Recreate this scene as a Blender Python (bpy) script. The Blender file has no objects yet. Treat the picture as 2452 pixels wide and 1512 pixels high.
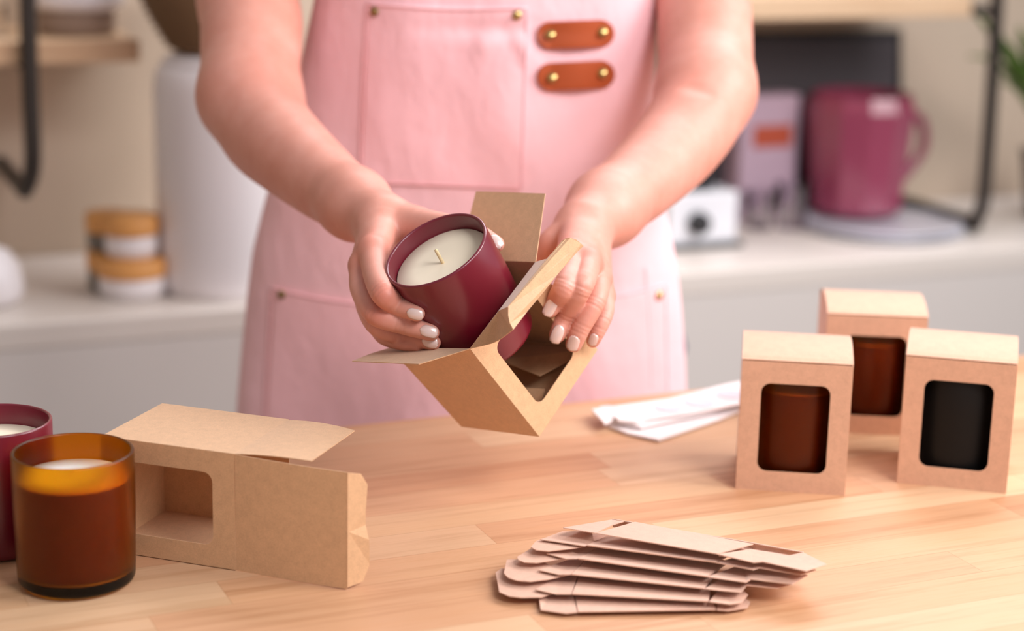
import bpy, bmesh, math, random
import numpy as np
from mathutils import Vector, Matrix
random.seed(7)
rng = np.random.default_rng(5)
SC = bpy.context.scene
COL = SC.collection

# ------------------------------------------------------------------ camera, world, lights
F = 4500.0
PITCH, ROLL = math.radians(14.0), math.radians(1.35)
cam_d = bpy.data.cameras.new('camera')
cam = bpy.data.objects.new('camera', cam_d); COL.objects.link(cam)
cam_d.sensor_width = 36.0
cam_d.lens = F / 2452.0 * 36.0
CR = Matrix.Rotation(math.pi/2 - PITCH, 3, 'X') @ Matrix.Rotation(ROLL, 3, 'Z')
CP = Vector((0, 0, 0.5))
cam.matrix_world = Matrix.Translation(CP) @ CR.to_4x4()
cam_d.clip_start = 0.02
cam_d.dof.use_dof = True
cam_d.dof.focus_distance = 1.375
cam_d.dof.aperture_fstop = 2.9
SC.camera = cam
SC.view_settings.view_transform = 'Standard'
SC.view_settings.look = 'None'
SC.view_settings.gamma = 1.0
SC.view_settings.exposure = 0.2
SC.view_settings.use_curve_mapping = False

wd = bpy.data.worlds.new('World'); SC.world = wd; wd.use_nodes = True
wd.node_tree.nodes['Background'].inputs[0].default_value = (0.95, 0.95, 1.0, 1)
wd.node_tree.nodes['Background'].inputs[1].default_value = 0.34

def area(name, loc, target, sx, sy, power, color, spread=180):
    l = bpy.data.lights.new(name, 'AREA'); l.shape = 'RECTANGLE'; l.size = sx; l.size_y = sy
    l.energy = power; l.color = color; l.spread = math.radians(spread)
    o = bpy.data.objects.new(name, l); COL.objects.link(o)
    o.location = loc
    o.rotation_euler = (Vector(target) - Vector(loc)).to_track_quat('-Z', 'Y').to_euler()
    return o
area('window_light', (1.6, 1.30, 1.15), (0.05, 1.55, 0.08), 1.0, 1.0, 24, (1.0, 0.95, 0.93), 150)
area('ceiling_light', (0.45, 2.75, 1.5), (0.1, 1.5, 0.0), 1.6, 0.8, 27, (1.0, 0.96, 1.0))
area('front_light', (1.1, 0.0, 1.7), (0.12, 1.7, 0.15), 0.9, 0.8, 7.5, (1.0, 0.96, 0.98), 80)

# ------------------------------------------------------------------ pixel helpers (2452 x 1512)
def ray(px, py):
    return CR @ Vector(((px-1226.0)/F, -(py-756.0)/F, -1.0))
def P(px, py, Z):
    return CP + ray(px, py)*Z
def G(px, py, h=0.0):
    d = ray(px, py)
    return CP + d*((h-CP.z)/d.z)
def PL(px, py, p0, n):
    d = ray(px, py)
    return CP + d*((p0-CP).dot(n)/d.dot(n))
def proj(p):
    q = CR.transposed() @ (Vector(p)-CP)
    return (1226+F*q.x/-q.z, 756-F*q.y/-q.z, -q.z)
def camdir(x, y, z):            # x right, y up, z towards the viewer
    return (CR @ Vector((x, y, z))).normalized()
UP = Vector((0, 0, 1))

# ------------------------------------------------------------------ materials
def lin(r, g, b):
    f = lambda c: (c/255/12.92) if c/255 <= 0.04045 else ((c/255+0.055)/1.055)**2.4
    return (f(r), f(g), f(b), 1)
def mat(name, col, rough=0.5, metal=0, **kw):
    m = bpy.data.materials.new(name); m.use_nodes = True
    b = m.node_tree.nodes['Principled BSDF']
    b.inputs['Base Color'].default_value = col
    b.inputs['Roughness'].default_value = rough
    b.inputs['Metallic'].default_value = metal
    for k, v in kw.items():
        b.inputs[k.replace('_', ' ')].default_value = v
    return m
class NT:
    def __init__(s, m):
        s.m = m; s.t = m.node_tree; s.b = s.t.nodes['Principled BSDF']
    def n(s, typ, **kw):
        x = s.t.nodes.new(typ)
        for k, v in kw.items():
            if hasattr(x, k): setattr(x, k, v)
            else: x.inputs[k].default_value = v
        return x
    def l(s, a, b): s.t.links.new(a, b)
    def coord(s, scale=(1,1,1), rot=(0,0,0), kind='Object'):
        tc = s.n('ShaderNodeTexCoord'); mp = s.n('ShaderNodeMapping')
        mp.inputs['Scale'].default_value = scale; mp.inputs['Rotation'].default_value = rot
        s.l(tc.outputs[kind], mp.inputs[0]); return mp.outputs[0]
    def noise(s, vec, scale, detail=3, rough=0.5):
        x = s.n('ShaderNodeTexNoise'); x.inputs['Scale'].default_value = scale
        x.inputs['Detail'].default_value = detail; x.inputs['Roughness'].default_value = rough
        s.l(vec, x.inputs['Vector']); return x.outputs['Fac']
    def ramp(s, fac, stops):
        r = s.n('ShaderNodeValToRGB'); e = r.color_ramp.elements
        while len(e) < len(stops): e.new(0.5)
        for k, (p, c) in enumerate(stops): e[k].position = p; e[k].color = c
        s.l(fac, r.inputs[0]); return r.outputs[0]
    def mix(s, fac, a, b, mode='MIX'):
        x = s.n('ShaderNodeMix'); x.data_type = 'RGBA'; x.blend_type = mode
        for v, i in ((fac, 0), (a, 6), (b, 7)):
            if hasattr(v, 'links'): s.l(v, x.inputs[i])
            else: x.inputs[i].default_value = v
        return x.outputs[2]
    def bump(s, h, strength, dist):
        x = s.n('ShaderNodeBump'); x.inputs['Strength'].default_value = strength
        x.inputs['Distance'].default_value = dist
        s.l(h, x.inputs['Height']); s.l(x.outputs[0], s.b.inputs['Normal'])

def kraft(name, base):
    m = mat(name, lin(*base), 0.58, Sheen_Weight=0.35, Sheen_Roughness=0.4); t = NT(m)
    c = t.coord()
    n1 = t.noise(c, 1100, 3, 0.7); n2 = t.noise(c, 160, 4, 0.6)
    dark = tuple(x*0.80 for x in lin(*base)[:3])+(1,)
    lite = tuple(min(1, x*1.12) for x in lin(*base)[:3])+(1,)
    a = t.ramp(n1, [(0.34, dark), (0.62, lite)])
    b = t.ramp(n2, [(0.35, tuple(x*0.92 for x in lin(*base)[:3])+(1,)), (0.65, lite)])
    t.l(t.mix(0.5, a, b), t.b.inputs['Base Color'])
    t.bump(n1, 0.12, 0.0004)
    return m
M = {}
M['kraft'] = kraft('kraft_board', (206, 164, 124))
M['kraft_box_lit'] = kraft('kraft_board_box_lit', (211, 165, 136))  # same board as plain kraft, tinted pinker to imitate whiter light
M['kraft_flat_lit'] = kraft('kraft_board_flat_lit', (213, 171, 148))  # same board again, paler tint stands for white light on the stack

def wood(name, cols, ang, stave=0.036, length=0.42, rough=0.42):
    m = mat(name, (1,1,1,1), rough); t = NT(m)
    v = t.coord(rot=(0, 0, -ang), kind='Object')
    sx = t.n('ShaderNodeSeparateXYZ'); t.l(v, sx.inputs[0])
    def math_(op, a, b=None):
        x = t.n('ShaderNodeMath'); x.operation = op
        for i, q in enumerate((a, b)):
            if q is None: continue
            if hasattr(q, 'links'): t.l(q, x.inputs[i])
            else: x.inputs[i].default_value = q
        return x.outputs[0]
    row = math_('FLOOR', math_('DIVIDE', sx.outputs[1], stave))
    wn0 = t.n('ShaderNodeTexWhiteNoise'); wn0.noise_dimensions = '1D'; t.l(row, wn0.inputs['W'])
    xs = math_('ADD', math_('DIVIDE', sx.outputs[0], length), math_('MULTIPLY', wn0.outputs['Value'], 7.3))
    colm = math_('FLOOR', xs)
    cid = t.n('ShaderNodeCombineXYZ'); t.l(row, cid.inputs[0]); t.l(colm, cid.inputs[1])
    wn = t.n('ShaderNodeTexWhiteNoise'); wn.noise_dimensions = '2D'; t.l(cid.outputs[0], wn.inputs['Vector'])
    tone = t.ramp(wn.outputs['Value'], [(i/(len(cols)-1), lin(*c)) for i, c in enumerate(cols)])
    off = t.n('ShaderNodeVectorMath'); off.operation = 'ADD'
    sc = t.n('ShaderNodeVectorMath'); sc.operation = 'MULTIPLY'; t.l(v, sc.inputs[0]); sc.inputs[1].default_value = (3.0, 55, 55)
    sh = t.n('ShaderNodeVectorMath'); sh.operation = 'SCALE'; t.l(wn.outputs['Color'], sh.inputs[0]); sh.inputs['Scale'].default_value = 30
    t.l(sc.outputs[0], off.inputs[0]); t.l(sh.outputs[0], off.inputs[1])
    g1 = t.noise(off.outputs[0], 1.3, 5, 0.6)
    g2 = t.noise(off.outputs[0], 9.0, 3, 0.6)
    gr = t.ramp(g1, [(0.30, (0.80, 0.72, 0.64, 1)), (0.50, (1, 1, 1, 1)), (0.72, (1.0, 0.97, 0.93, 1))])
    gr2 = t.ramp(g2, [(0.30, (0.93, 0.89, 0.85, 1)), (0.55, (1, 1, 1, 1))])
    c = t.mix(1.0, tone, gr, 'MULTIPLY'); c = t.mix(0.7, c, gr2, 'MULTIPLY')
    # joint lines
    fy = math_('FRACT', math_('DIVIDE', sx.outputs[1], stave)); fx = math_('FRACT', xs)
    def near0(fr, w): return math_('LESS_THAN', math_('MINIMUM', fr, math_('SUBTRACT', 1.0, fr)), w)
    jn = math_('MAXIMUM', near0(fy, 0.010), near0(fx, 0.0011))
    c = t.mix(math_('MULTIPLY', jn, 0.30), c, lin(150, 95, 55))
    t.l(c, t.b.inputs['Base Color'])
    t.bump(g2, 0.05, 0.0003)
    return m

M['skin'] = mat('skin', lin(214, 150, 134), 0.48, Subsurface_Weight=0.18, Subsurface_Scale=0.006)
M['skin'].node_tree.nodes['Principled BSDF'].inputs['Subsurface Radius'].default_value = (1.0, 0.35, 0.2)
t = NT(M['skin']); c = t.coord()
nA = t.noise(c, 28, 4, 0.6); nB = t.noise(c, 900, 3, 0.6); nC = t.noise(c, 260, 3, 0.6)
base = t.ramp(nA, [(0.3, lin(208, 141, 123)), (0.55, lin(215, 151, 134)), (0.75, lin(221, 160, 145))])
att = t.n('ShaderNodeAttribute'); att.attribute_name = 'flush'
t.l(t.mix(att.outputs['Fac'], base, lin(200, 108, 88)), t.b.inputs['Base Color'])
hh = t.n('ShaderNodeMath'); hh.operation = 'ADD'; t.l(nB, hh.inputs[0]); t.l(nC, hh.inputs[1])
t.bump(hh.outputs[0], 0.08, 0.0005)
M['nail'] = mat('nail_polish', lin(228, 202, 194), 0.25, 0.15, Coat_Weight=0.5, Coat_Roughness=0.1)

def cloth(name, col, dark=0.93):
    m = mat(name, lin(*col), 0.85, Sheen_Weight=0.25); t = NT(m)
    c = t.coord(); n = t.noise(c, 1800, 2, 0.5); n2 = t.noise(c, 7, 3, 0.5)
    b = lin(*col); d = tuple(x*dark for x in b[:3])+(1,)
    a = t.ramp(n, [(0.3, d), (0.7, b)])
    e = t.ramp(n2, [(0.35, d), (0.6, b)])
    t.l(t.mix(0.4, a, e), t.b.inputs['Base Color'])
    wv = t.coord(scale=(1.0, 1.0, 0.55), rot=(0, 0.5, 0)); w1 = t.noise(wv, 16, 4, 0.55)
    b1 = t.n('ShaderNodeBump'); b1.inputs['Strength'].default_value = 0.55; b1.inputs['Distance'].default_value = 0.010
    t.l(w1, b1.inputs['Height'])
    b2 = t.n('ShaderNodeBump'); b2.inputs['Strength'].default_value = 0.2; b2.inputs['Distance'].default_value = 0.0004
    t.l(n, b2.inputs['Height']); t.l(b1.outputs[0], b2.inputs['Normal']); t.l(b2.outputs[0], t.b.inputs['Normal'])
    return m
M['apron'] = cloth('pink_twill', (251, 202, 208))
M['pocket'] = cloth('pink_twill_pocket', (253, 198, 203))
M['shirt'] = cloth('shirt_cotton', (232, 170, 178))
M['trousers'] = cloth('trouser_cotton', (70, 74, 92))
M['leather'] = mat('tan_leather', lin(166, 74, 32), 0.45)
t = NT(M['leather']); t.bump(t.noise(t.coord(), 1400, 3), 0.2, 0.0004)
M['brass'] = mat('antique_brass', lin(196, 170, 110), 0.28, 1.0)
M['dull_brass'] = mat('dull_brass', lin(150, 128, 84), 0.4, 1.0)
M['burgundy'] = mat('burgundy_glass', lin(106, 5, 33), 0.36, Coat_Weight=0.6, Coat_Roughness=0.22)
M['wax'] = mat('wax', (1.0, 0.90, 0.70, 1), 0.5)
M['wax_white'] = mat('white_wax', lin(240, 226, 220), 0.5, Subsurface_Weight=0.3, Subsurface_Scale=0.006)
M['wick'] = mat('cotton_wick', lin(226, 204, 160), 0.9)
M['amber'] = mat('amber_glass', lin(222, 146, 12), 0.30, Transmission_Weight=1.0, IOR=1.3)
M['amber_wax'] = mat('amber_tinted_wax', lin(120, 82, 14), 0.6)
M['black_glass'] = mat('black_glass', lin(9, 8, 8), 0.5, Specular_IOR_Level=0.25)
M['white_paint'] = mat('white_enamel', lin(236, 232, 234), 0.35)
M['counter'] = mat('pale_stone', lin(222, 214, 206), 0.4)
M['cab'] = mat('cabinet_paint', lin(213, 207, 202), 0.5)
M['wall'] = mat('wall_paint', lin(200, 182, 162), 0.8)
t = NT(M['wall']); t.bump(t.noise(t.coord(), 40, 3), 0.05, 0.001)
M['floor'] = mat('floor_tile', lin(150, 140, 130), 0.5)
M['iron'] = mat('black_iron', lin(52, 46, 42), 0.45, 0.3)
M['bamboo'] = mat('bamboo', lin(222, 160, 92), 0.5)
M['clear'] = mat('clear_glass', (0.95, 0.95, 0.97, 1), 0.05, Transmission_Weight=1.0, IOR=1.12)
M['dark_glass'] = mat('smoked_jar', lin(112, 106, 98), 0.3)
M['chrome'] = mat('polished_appliance', lin(240, 242, 248), 0.25, 0.1)
M['black_plastic'] = mat('black_plastic', lin(28, 28, 32), 0.35)
M['slate'] = mat('slate_panel', lin(74, 68, 72), 0.6)
M['rose_glass'] = mat('rose_glass', lin(178, 84, 112), 0.15, Transmission_Weight=0.35)
M['rose_dark'] = mat('rose_dark', lin(110, 36, 62), 0.3)
M['lilac'] = mat('lilac_card', lin(186, 160, 176), 0.6)
M['rust'] = mat('rust_label', lin(176, 76, 48), 0.6)
M['silver'] = mat('brushed_silver', lin(226, 228, 238), 0.35, 0.3)
M['paper'] = mat('white_paper', lin(246, 238, 238), 0.7)
M['dot'] = mat('grey_sticker', lin(226, 218, 226), 0.5)
M['leaf'] = mat('leaf_green', lin(96, 134, 50), 0.5)
M['pot'] = mat('pot_glaze', lin(80, 70, 66), 0.5)
M['wicker'] = mat('wicker', lin(118, 90, 62), 0.8)
M['grain'] = mat('dry_goods', lin(150, 128, 112), 0.8)

# ------------------------------------------------------------------ object helpers
def setp(o, label=None, cat=None, group=None, kind=None):
    if label: o['label'] = label
    if cat: o['category'] = cat
    if group: o['group'] = group
    if kind: o['kind'] = kind
    return o
def thing(name, label, cat, loc=(0,0,0), group=None, rot=(0,0,0)):
    o = bpy.data.objects.new(name, None); COL.objects.link(o)
    o.empty_display_size = 0.02
    o.location = loc; o.rotation_euler = rot
    return setp(o, label, cat, group)
def mk(name, verts, faces, m, parent=None, smooth=False, local=False, bevel=0, solid=0, off=0, label=None, sub=0):
    """verts are in world space unless local; the mesh becomes a child of parent"""
    loc = Vector((0,0,0))
    if parent is not None and not local:
        p = parent
        while p is not None:
            loc += p.location; p = p.parent
    me = bpy.data.meshes.new(name)
    if parent is None and not local:
        a = np.array([tuple(v) for v in verts]); loc = Vector(((a[:,0].min()+a[:,0].max())/2, (a[:,1].min()+a[:,1].max())/2, a[:,2].min()))
    vs = [tuple(Vector(v)-loc) if not local else tuple(v) for v in verts]
    me.from_pydata(vs, [], faces); me.update()
    if smooth: me.polygons.foreach_set('use_smooth', [True]*len(me.polygons))
    o = bpy.data.objects.new(name, me); COL.objects.link(o)
    if parent is not None: o.parent = parent
    elif not local: o.location = loc
    me.materials.append(m)
    if sub:
        s = o.modifiers.new('sub', 'SUBSURF'); s.levels = sub; s.render_levels = sub
    if solid:
        s = o.modifiers.new('solid', 'SOLIDIFY'); s.thickness = solid; s.offset = off
    if bevel:
        s = o.modifiers.new('bevel', 'BEVEL'); s.width = bevel; s.segments = 3; s.limit_method = 'ANGLE'
    if label: o['label'] = label
    return o
def box_vf(c, ax, ay, az):
    """c centre, ax ay az half-extent vectors"""
    c = Vector(c); v = []
    for i in (-1, 1):
        for j in (-1, 1):
            for k in (-1, 1): v.append(c+ax*i+ay*j+az*k)
    f = [(0,1,3,2),(4,6,7,5),(0,4,5,1),(2,3,7,6),(0,2,6,4),(1,5,7,3)]
    return v, f
def lathe_vf(prof, n=64, o=Vector((0,0,0)), axis=UP):
    q = UP.rotation_difference(Vector(axis)).to_matrix()
    v, f = [], []
    rows = []
    for (r, z) in prof:
        if r < 1e-6: rows.append([len(v)]); v.append(o+q@Vector((0,0,z)))
        else:
            rows.append(list(range(len(v), len(v)+n)))
            for k in range(n):
                a = 2*math.pi*k/n; v.append(o+q@Vector((r*math.cos(a), r*math.sin(a), z)))
    for a, b in zip(rows[:-1], rows[1:]):
        for k in range(n):
            k2 = (k+1) % n
            if len(a) == 1 and len(b) == 1: continue
            if len(a) == 1: f.append((a[0], b[k2], b[k]))
            elif len(b) == 1: f.append((a[k], a[k2], b[0]))
            else: f.append((a[k], a[k2], b[k2], b[k]))
    return v, f
def lathe(name, prof, m, parent=None, o=Vector((0,0,0)), axis=UP, n=64, local=False, **kw):
    v, f = lathe_vf(prof, n, Vector(o), axis)
    return mk(name, v, f, m, parent, smooth=True, local=local, **kw)
def tube_vf(pts, r, n=12, cap=True):
    pts = [Vector(p) for p in pts]; R = r if hasattr(r, '__len__') else [r]*len(pts)
    v, f = [], []
    up = None
    for i, p in enumerate(pts):
        d = (pts[min(i+1, len(pts)-1)]-pts[max(i-1, 0)]).normalized()
        if up is None:
            up = d.orthogonal().normalized()
        up = (up-d*up.dot(d)).normalized(); s = d.cross(up)
        for k in range(n):
            a = 2*math.pi*k/n; v.append(p+(up*math.cos(a)+s*math.sin(a))*R[i])
    for i in range(len(pts)-1):
        for k in range(n):
            f.append((i*n+k, i*n+(k+1) % n, (i+1)*n+(k+1) % n, (i+1)*n+k))
    if cap:
        f.append(tuple(reversed(range(n)))); f.append(tuple(range((len(pts)-1)*n, len(pts)*n)))
    return v, f
def tube(name, pts, r, m, parent=None, **kw):
    v, f = tube_vf(pts, r); return mk(name, v, f, m, parent, smooth=True, **kw)
def bez(pts, n=12):
    """Catmull-Rom through points"""
    pts = [Vector(p) for p in pts]; out = []
    ext = [pts[0]*2-pts[1]]+pts+[pts[-1]*2-pts[-2]]
    for i in range(1, len(ext)-2):
        a, b, c, d = ext[i-1:i+3]
        for k in range(n):
            t = k/n
            out.append(0.5*((2*b)+(c-a)*t+(2*a-5*b+4*c-d)*t*t+(3*b-a-3*c+d)*t**3))
    out.append(pts[-1]); return out
def rrect(x0, y0, x1, y1, r, n=6, corners=(1,1,1,1)):
    """rounded rectangle outline, counter-clockwise from lower-left"""
    out = []
    for (cx, cy, a0, on, px, py) in ((x0+r, y0+r, math.pi, corners[0], x0, y0), (x1-r, y0+r, 1.5*math.pi, corners[1], x1, y0),
                              (x1-r, y1-r, 0, corners[2], x1, y1), (x0+r, y1-r, math.pi/2, corners[3], x0, y1)):
        if not on: out.append((px, py)); continue
        for k in range(n+1):
            a = a0+math.pi/2*k/n; out.append((cx+r*math.cos(a), cy+r*math.sin(a)))
    return out
def panel_vf(p00, p10, p11, p01, hole=None, bulge=None, nu=1, nv=1):
    """bilinear patch, hole = rounded rect in unit uv given as (u0,v0,u1,v1,ru,rv)"""
    p00, p10, p11, p01 = map(Vector, (p00, p10, p11, p01))
    def at(u, v):
        q = p00*(1-u)*(1-v)+p10*u*(1-v)+p11*u*v+p01*(1-u)*v
        if bulge: q = q+bulge*(4*v*(1-v))
        return q
    v, f = [], []
    if hole is None:
        for j in range(nv+1):
            for i in range(nu+1): v.append(at(i/nu, j/nv))
        for j in range(nv):
            for i in range(nu):
                a = j*(nu+1)+i; f.append((a, a+1, a+nu+2, a+nu+1))
        return v, f
    u0, v0, u1, v1, ru, rv = hole
    inner = []
    for (cx, cy, a0) in ((u0+ru, v0+rv, math.pi), (u1-ru, v0+rv, 1.5*math.pi), (u1-ru, v1-rv, 0), (u0+ru, v1-rv, math.pi/2)):
        for k in range(9):
            a = a0+math.pi/2*k/8; inner.append((cx+ru*math.cos(a), cy+rv*math.sin(a)))
    outer = []
    for ci, (cx, cy) in enumerate(((0,0),(1,0),(1,1),(0,1))):
        for k in range(9):
            # spread along the outer boundary towards the neighbouring edges
            s = (k-4)/4.0
            w = 0.12*abs(s)
            if ci == 0: q = (0, w) if s < 0 else (w, 0)
            if ci == 1: q = (1-w, 0) if s < 0 else (1, w)
            if ci == 2: q = (1, 1-w) if s < 0 else (1-w, 1)
            if ci == 3: q = (w, 1) if s < 0 else (0, 1-w)
            outer.append(q)
    n = len(inner)
    for q in outer: v.append(at(*q))
    for q in inner: v.append(at(*q))
    for k in range(n):
        k2 = (k+1) % n
        f.append((k, k2, n+k2, n+k))
    return v, f
def merge(*vfs):
    V, Fc = [], []
    for v, f in vfs:
        o = len(V); V += list(v); Fc += [tuple(i+o for i in q) for q in f]
    return V, Fc

# ------------------------------------------------------------------ the setting
e1, e2 = G(820, 1020), G(1640, 935)
E = (e2-e1); E.z = 0; E.normalize()
N = Vector((-E.y, E.x, 0))               # away from the camera
ANG = math.atan2(E.y, E.x)
M['table'] = wood('butcher_block', [(194,140,102),(212,172,133),(203,154,117),(216,180,144),(198,146,109),(209,163,125)], ANG, 0.043, 0.34, 0.46)
M['shelf'] = wood('shelf_wood', [(214,182,146),(222,192,158)], ANG, 0.2, 3.0, 0.5)

def slab(name, p, lenE0, lenE1, d0, d1, z0, z1, m, **kw):
    c = p+E*((lenE0+lenE1)/2)+N*((d0+d1)/2); c = Vector((c.x, c.y, (z0+z1)/2))
    v, f = box_vf(c, E*((lenE1-lenE0)/2), N*((d1-d0)/2), UP*((z1-z0)/2))
    return mk(name, v, f, m, **kw)
FLOOR = -1.0
v, f = box_vf((0, 1.5, FLOOR-0.05), Vector((4,0,0)), Vector((0,3.5,0)), Vector((0,0,0.05)))
setp(mk('floor', v, f, M['floor']), kind='structure')
CZ = -0.10
cf = G(1640, 655, CZ)
wallp = cf+N*0.40
setp(slab('wall_back', wallp, -2.8, 3.2, 0, 0.12, FLOOR, 1.7, M['wall']), kind='structure')

lw = wallp-E*2.75  # unseen side wall, added to block ambient light from the left
v, f = box_vf((lw-N*1.6)+UP*0.25, E*0.05, N*1.6, UP*1.3)
v = [Vector((q.x, q.y, max(min(q.z, 1.7), FLOOR))) for q in v]
setp(mk('wall_left_blocker', v, f, M['wall']), kind='structure')
tb = thing('worktable', 'long butcher block worktable of warm maple staves that everything in front rests on', 'table', (e1+e2)/2 - N*0.4 + Vector((0,0,FLOOR)))
slab('tabletop', e1, -1.1, 1.6, -0.85, 0.0, -0.04, 0.0, M['table'], parent=tb, bevel=0.003)
for a, d in ((-1.0,-0.78),(-1.0,-0.10),(1.5,-0.78),(1.5,-0.10)):
    c = e1+E*a+N*d
    v, f = box_vf((c.x, c.y, (FLOOR-0.04)/2), E*0.03, N*0.03, UP*((-0.04-FLOOR)/2)); mk('leg', v, f, M['table'], tb)
cb = thing('kitchen_counter', 'pale stone topped counter with plain white cabinet front behind the person', 'counter', (cf.x, cf.y, FLOOR))
slab('countertop', cf, -2.4, 2.6, 0, 0.398, CZ-0.035, CZ, M['counter'], parent=cb, bevel=0.004)
slab('cabinet', cf, -2.4, 2.6, 0.0005, 0.398, FLOOR, CZ-0.035, M['cab'], parent=cb)

# ------------------------------------------------------------------ candles
def jar_prof(R, H, w, b):
    p = [(0, 0), (R*0.80, 0)]
    for k in range(7):
        a = math.pi/2*k/6; p.append((R*0.80+R*0.17*math.sin(a), R*0.16*(1-math.cos(a))))
    p += [(R*0.985, H*0.3), (R, H*0.6), (R, H-w*0.5)]
    for k in range(1, 7):
        a = math.pi*k/6; p.append((R-w/2+w/2*math.cos(a), H-w*0.5+w/2*math.sin(a)))
    p += [(R-w, H*0.5), (R-w, b+0.006), (R-w-0.002, b+0.002), (R-w-0.006, b), (0, b)]
    return p
def candle(loc, axis, kind, label, R=0.0412, H=0.095, fill=0.075, group=None, wick=(0.0, 0.0), twist=0.0, wl=0.014):
    root = thing('candle', label, 'candle', loc, group)
    gm = {'burgundy': M['burgundy'], 'amber': M['amber'], 'black': M['black_glass']}[kind]
    axis = Vector(axis).normalized()
    lathe('glass_jar', jar_prof(R, H, 0.0027, 0.008), gm, root, o=loc, axis=axis, n=96)
    wm = {'burgundy': M['wax'], 'amber': M['wax_white'], 'black': M['wax_white']}[kind]
    r = R-0.0031
    prof = [(0, 0.0085), (r-0.006, 0.0087), (r-0.0015, 0.0115), (r, 0.016), (r, fill-0.0015), (r-0.001, fill), (r*0.6, fill-0.0006), (0, fill-0.0009)]
    if kind == 'amber':
        # the tinted wax body and its pale melted surface
        lathe('wax_body', prof[:5]+[(r-0.0002, fill-0.0012), (0, fill-0.0014)], M['amber_wax'], root, o=loc, axis=axis, n=96)
        lathe('wax', [(0, fill-0.001), (r-0.0006, fill-0.001), (r-0.0008, fill), (r*0.6, fill-0.0004), (0, fill-0.0006)], wm, root, o=loc, axis=axis, n=96)
    else:
        lathe('wax', prof, wm, root, o=loc, axis=axis, n=96)
    q = UP.rotation_difference(axis).to_matrix()
    c = Vector(loc)+axis*(fill-0.002)
    lean = (CR @ Vector((wick[0], wick[1], 0)))*wl
    pts = bez([c, c+axis*wl*0.35+lean*0.25, c+axis*wl+lean], 5)
    tube('wick', pts, 0.0013, M['wick'], root)
    return root

jr = P(1042, 597, 1.390)
JAX = camdir(0.395, -0.722, -0.570)      # rim to base
JH, JR = 0.095, 0.0411
held_loc = jr+JAX*JH
candle(held_loc, -JAX, 'burgundy', 'burgundy candle held in the hand and sliding into the open box', fill=0.082, wick=(-0.05, 0.1), wl=0.0125)

c0 = G(185, 1392); c0.z = 0
candle(c0, UP, 'amber', 'frosted amber glass candle standing in front of the box lying on its side', fill=0.0765, wl=0.006)
c1 = G(-3, 1305); c1.z = 0
candle(c1, UP, 'burgundy', 'burgundy candle cut by the left edge, standing behind the amber candle', fill=0.0800, wl=0.019)

# ------------------------------------------------------------------ cartons
TH = 0.0006
HOLE = (0.185, 0.155, 0.815, 0.835, 0.085, 0.072)
def tab_vf(a, b, out, depth, ins=0.004, r=0.35, n=8, bend=None):
    """a flap hinged on a-b that reaches out, with its far corners cut round"""
    a, b, out = Vector(a), Vector(b), Vector(out).normalized()
    W = (b-a).length; e = (b-a)/W
    rr = min(r*depth, W*0.3)
    pts = [(0.0, 0.0), (ins, depth-rr)]
    for k in range(1, n+1):
        t = math.pi/2*k/n; pts.append((ins+rr*(1-math.cos(t)), depth-rr+rr*math.sin(t)))
    for k in range(0, n):
        t = math.pi/2*(1-k/n); pts.append((W-ins-rr*(1-math.cos(t)), depth-rr+rr*math.sin(t)))
    pts += [(W-ins, depth-rr), (W, 0.0)]
    V = [a+e*x+out*y+(bend*(y/depth)**2 if bend else Vector((0,0,0))) for x, y in pts]
    return V, [tuple(range(len(V)))]
def standing_box(pl, pr, yaw, label, jar, group, depth=0.088, H=0.108):
    """pl, pr: pixels of the front bottom corners"""
    a = G(*pl); b = G(*pr); W = 0.087; e = Vector((math.cos(math.radians(yaw)), -math.sin(math.radians(yaw)), 0))
    c = (a+b)/2; a = c-e*W/2; b = c+e*W/2
    n = Vector((-e.y, e.x, 0))
    z = UP*H
    root = thing('gift_box', label, 'box', c, group)
    A, B, C, D = a, b, b+n*depth, a+n*depth
    mk('front_panel', *panel_vf(A, B, B+z, A+z, HOLE), M['kraft_box_lit'], root, solid=TH, off=0)
    body = merge(panel_vf(B, C, C+z, B+z), panel_vf(C, D, D+z, C+z), panel_vf(D, A, A+z, D+z), panel_vf(A, D, C, B))
    # arched upper rim of the side panels
    k = 12
    def arch(o):
        vs = [o+z]+[o+z+n*depth*(i/k)+UP*(0.0075*math.sin(math.pi*(i/k))**0.8) for i in range(1, k)]+[o+n*depth+z]
        return vs, [tuple(range(len(vs)))]
    mk('carton_body', *merge(body, arch(A+e*0.0006), arch(B-e*0.0006)), M['kraft_box_lit'], root, solid=TH, off=0)
    vs, fs = [], []
    k = 18
    for i in range(k+1):
        h = 0.0085*math.sin(math.pi*i/k)**0.8
        p = A+z+n*(depth*i/k+0.0004*0)+UP*(h+0.0006)
        vs += [p-e*0.0003, p+e*(W+0.0003)]
    for i in range(k): fs.append((i*2, i*2+1, i*2+3, i*2+2))
    mk('lid', vs, fs, M['kraft_box_lit'], root, solid=TH, off=1)
    mk('tuck_flap', *panel_vf(C+z-n*0.001-UP*0.02-e*0.003, D+z-n*0.001-UP*0.02+e*0.003, D+z-n*0.001, C+z-n*0.001), M['kraft_box_lit'], root, solid=TH)
    jc = c+n*depth*0.5+UP*0.0012
    candle(jc, UP, jar, jar+' glass candle inside the '+label.split(' holding')[0].rstrip(','), fill=0.078, R=0.0405)
    return root
GRP = 'closed gift boxes at the right'
standing_box((1757,1175), (2025,1183), 7, 'closed kraft gift box nearest the stack of flat cartons, holding an amber candle', 'amber', GRP)
standing_box((1957,1038), (2206,1042), 4.5, 'rear kraft gift box half hidden behind the other two, holding an amber candle', 'amber', GRP)
standing_box((2145,1161), (2410,1178), 14, 'rightmost kraft gift box, holding a black candle', 'black', GRP)

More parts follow.
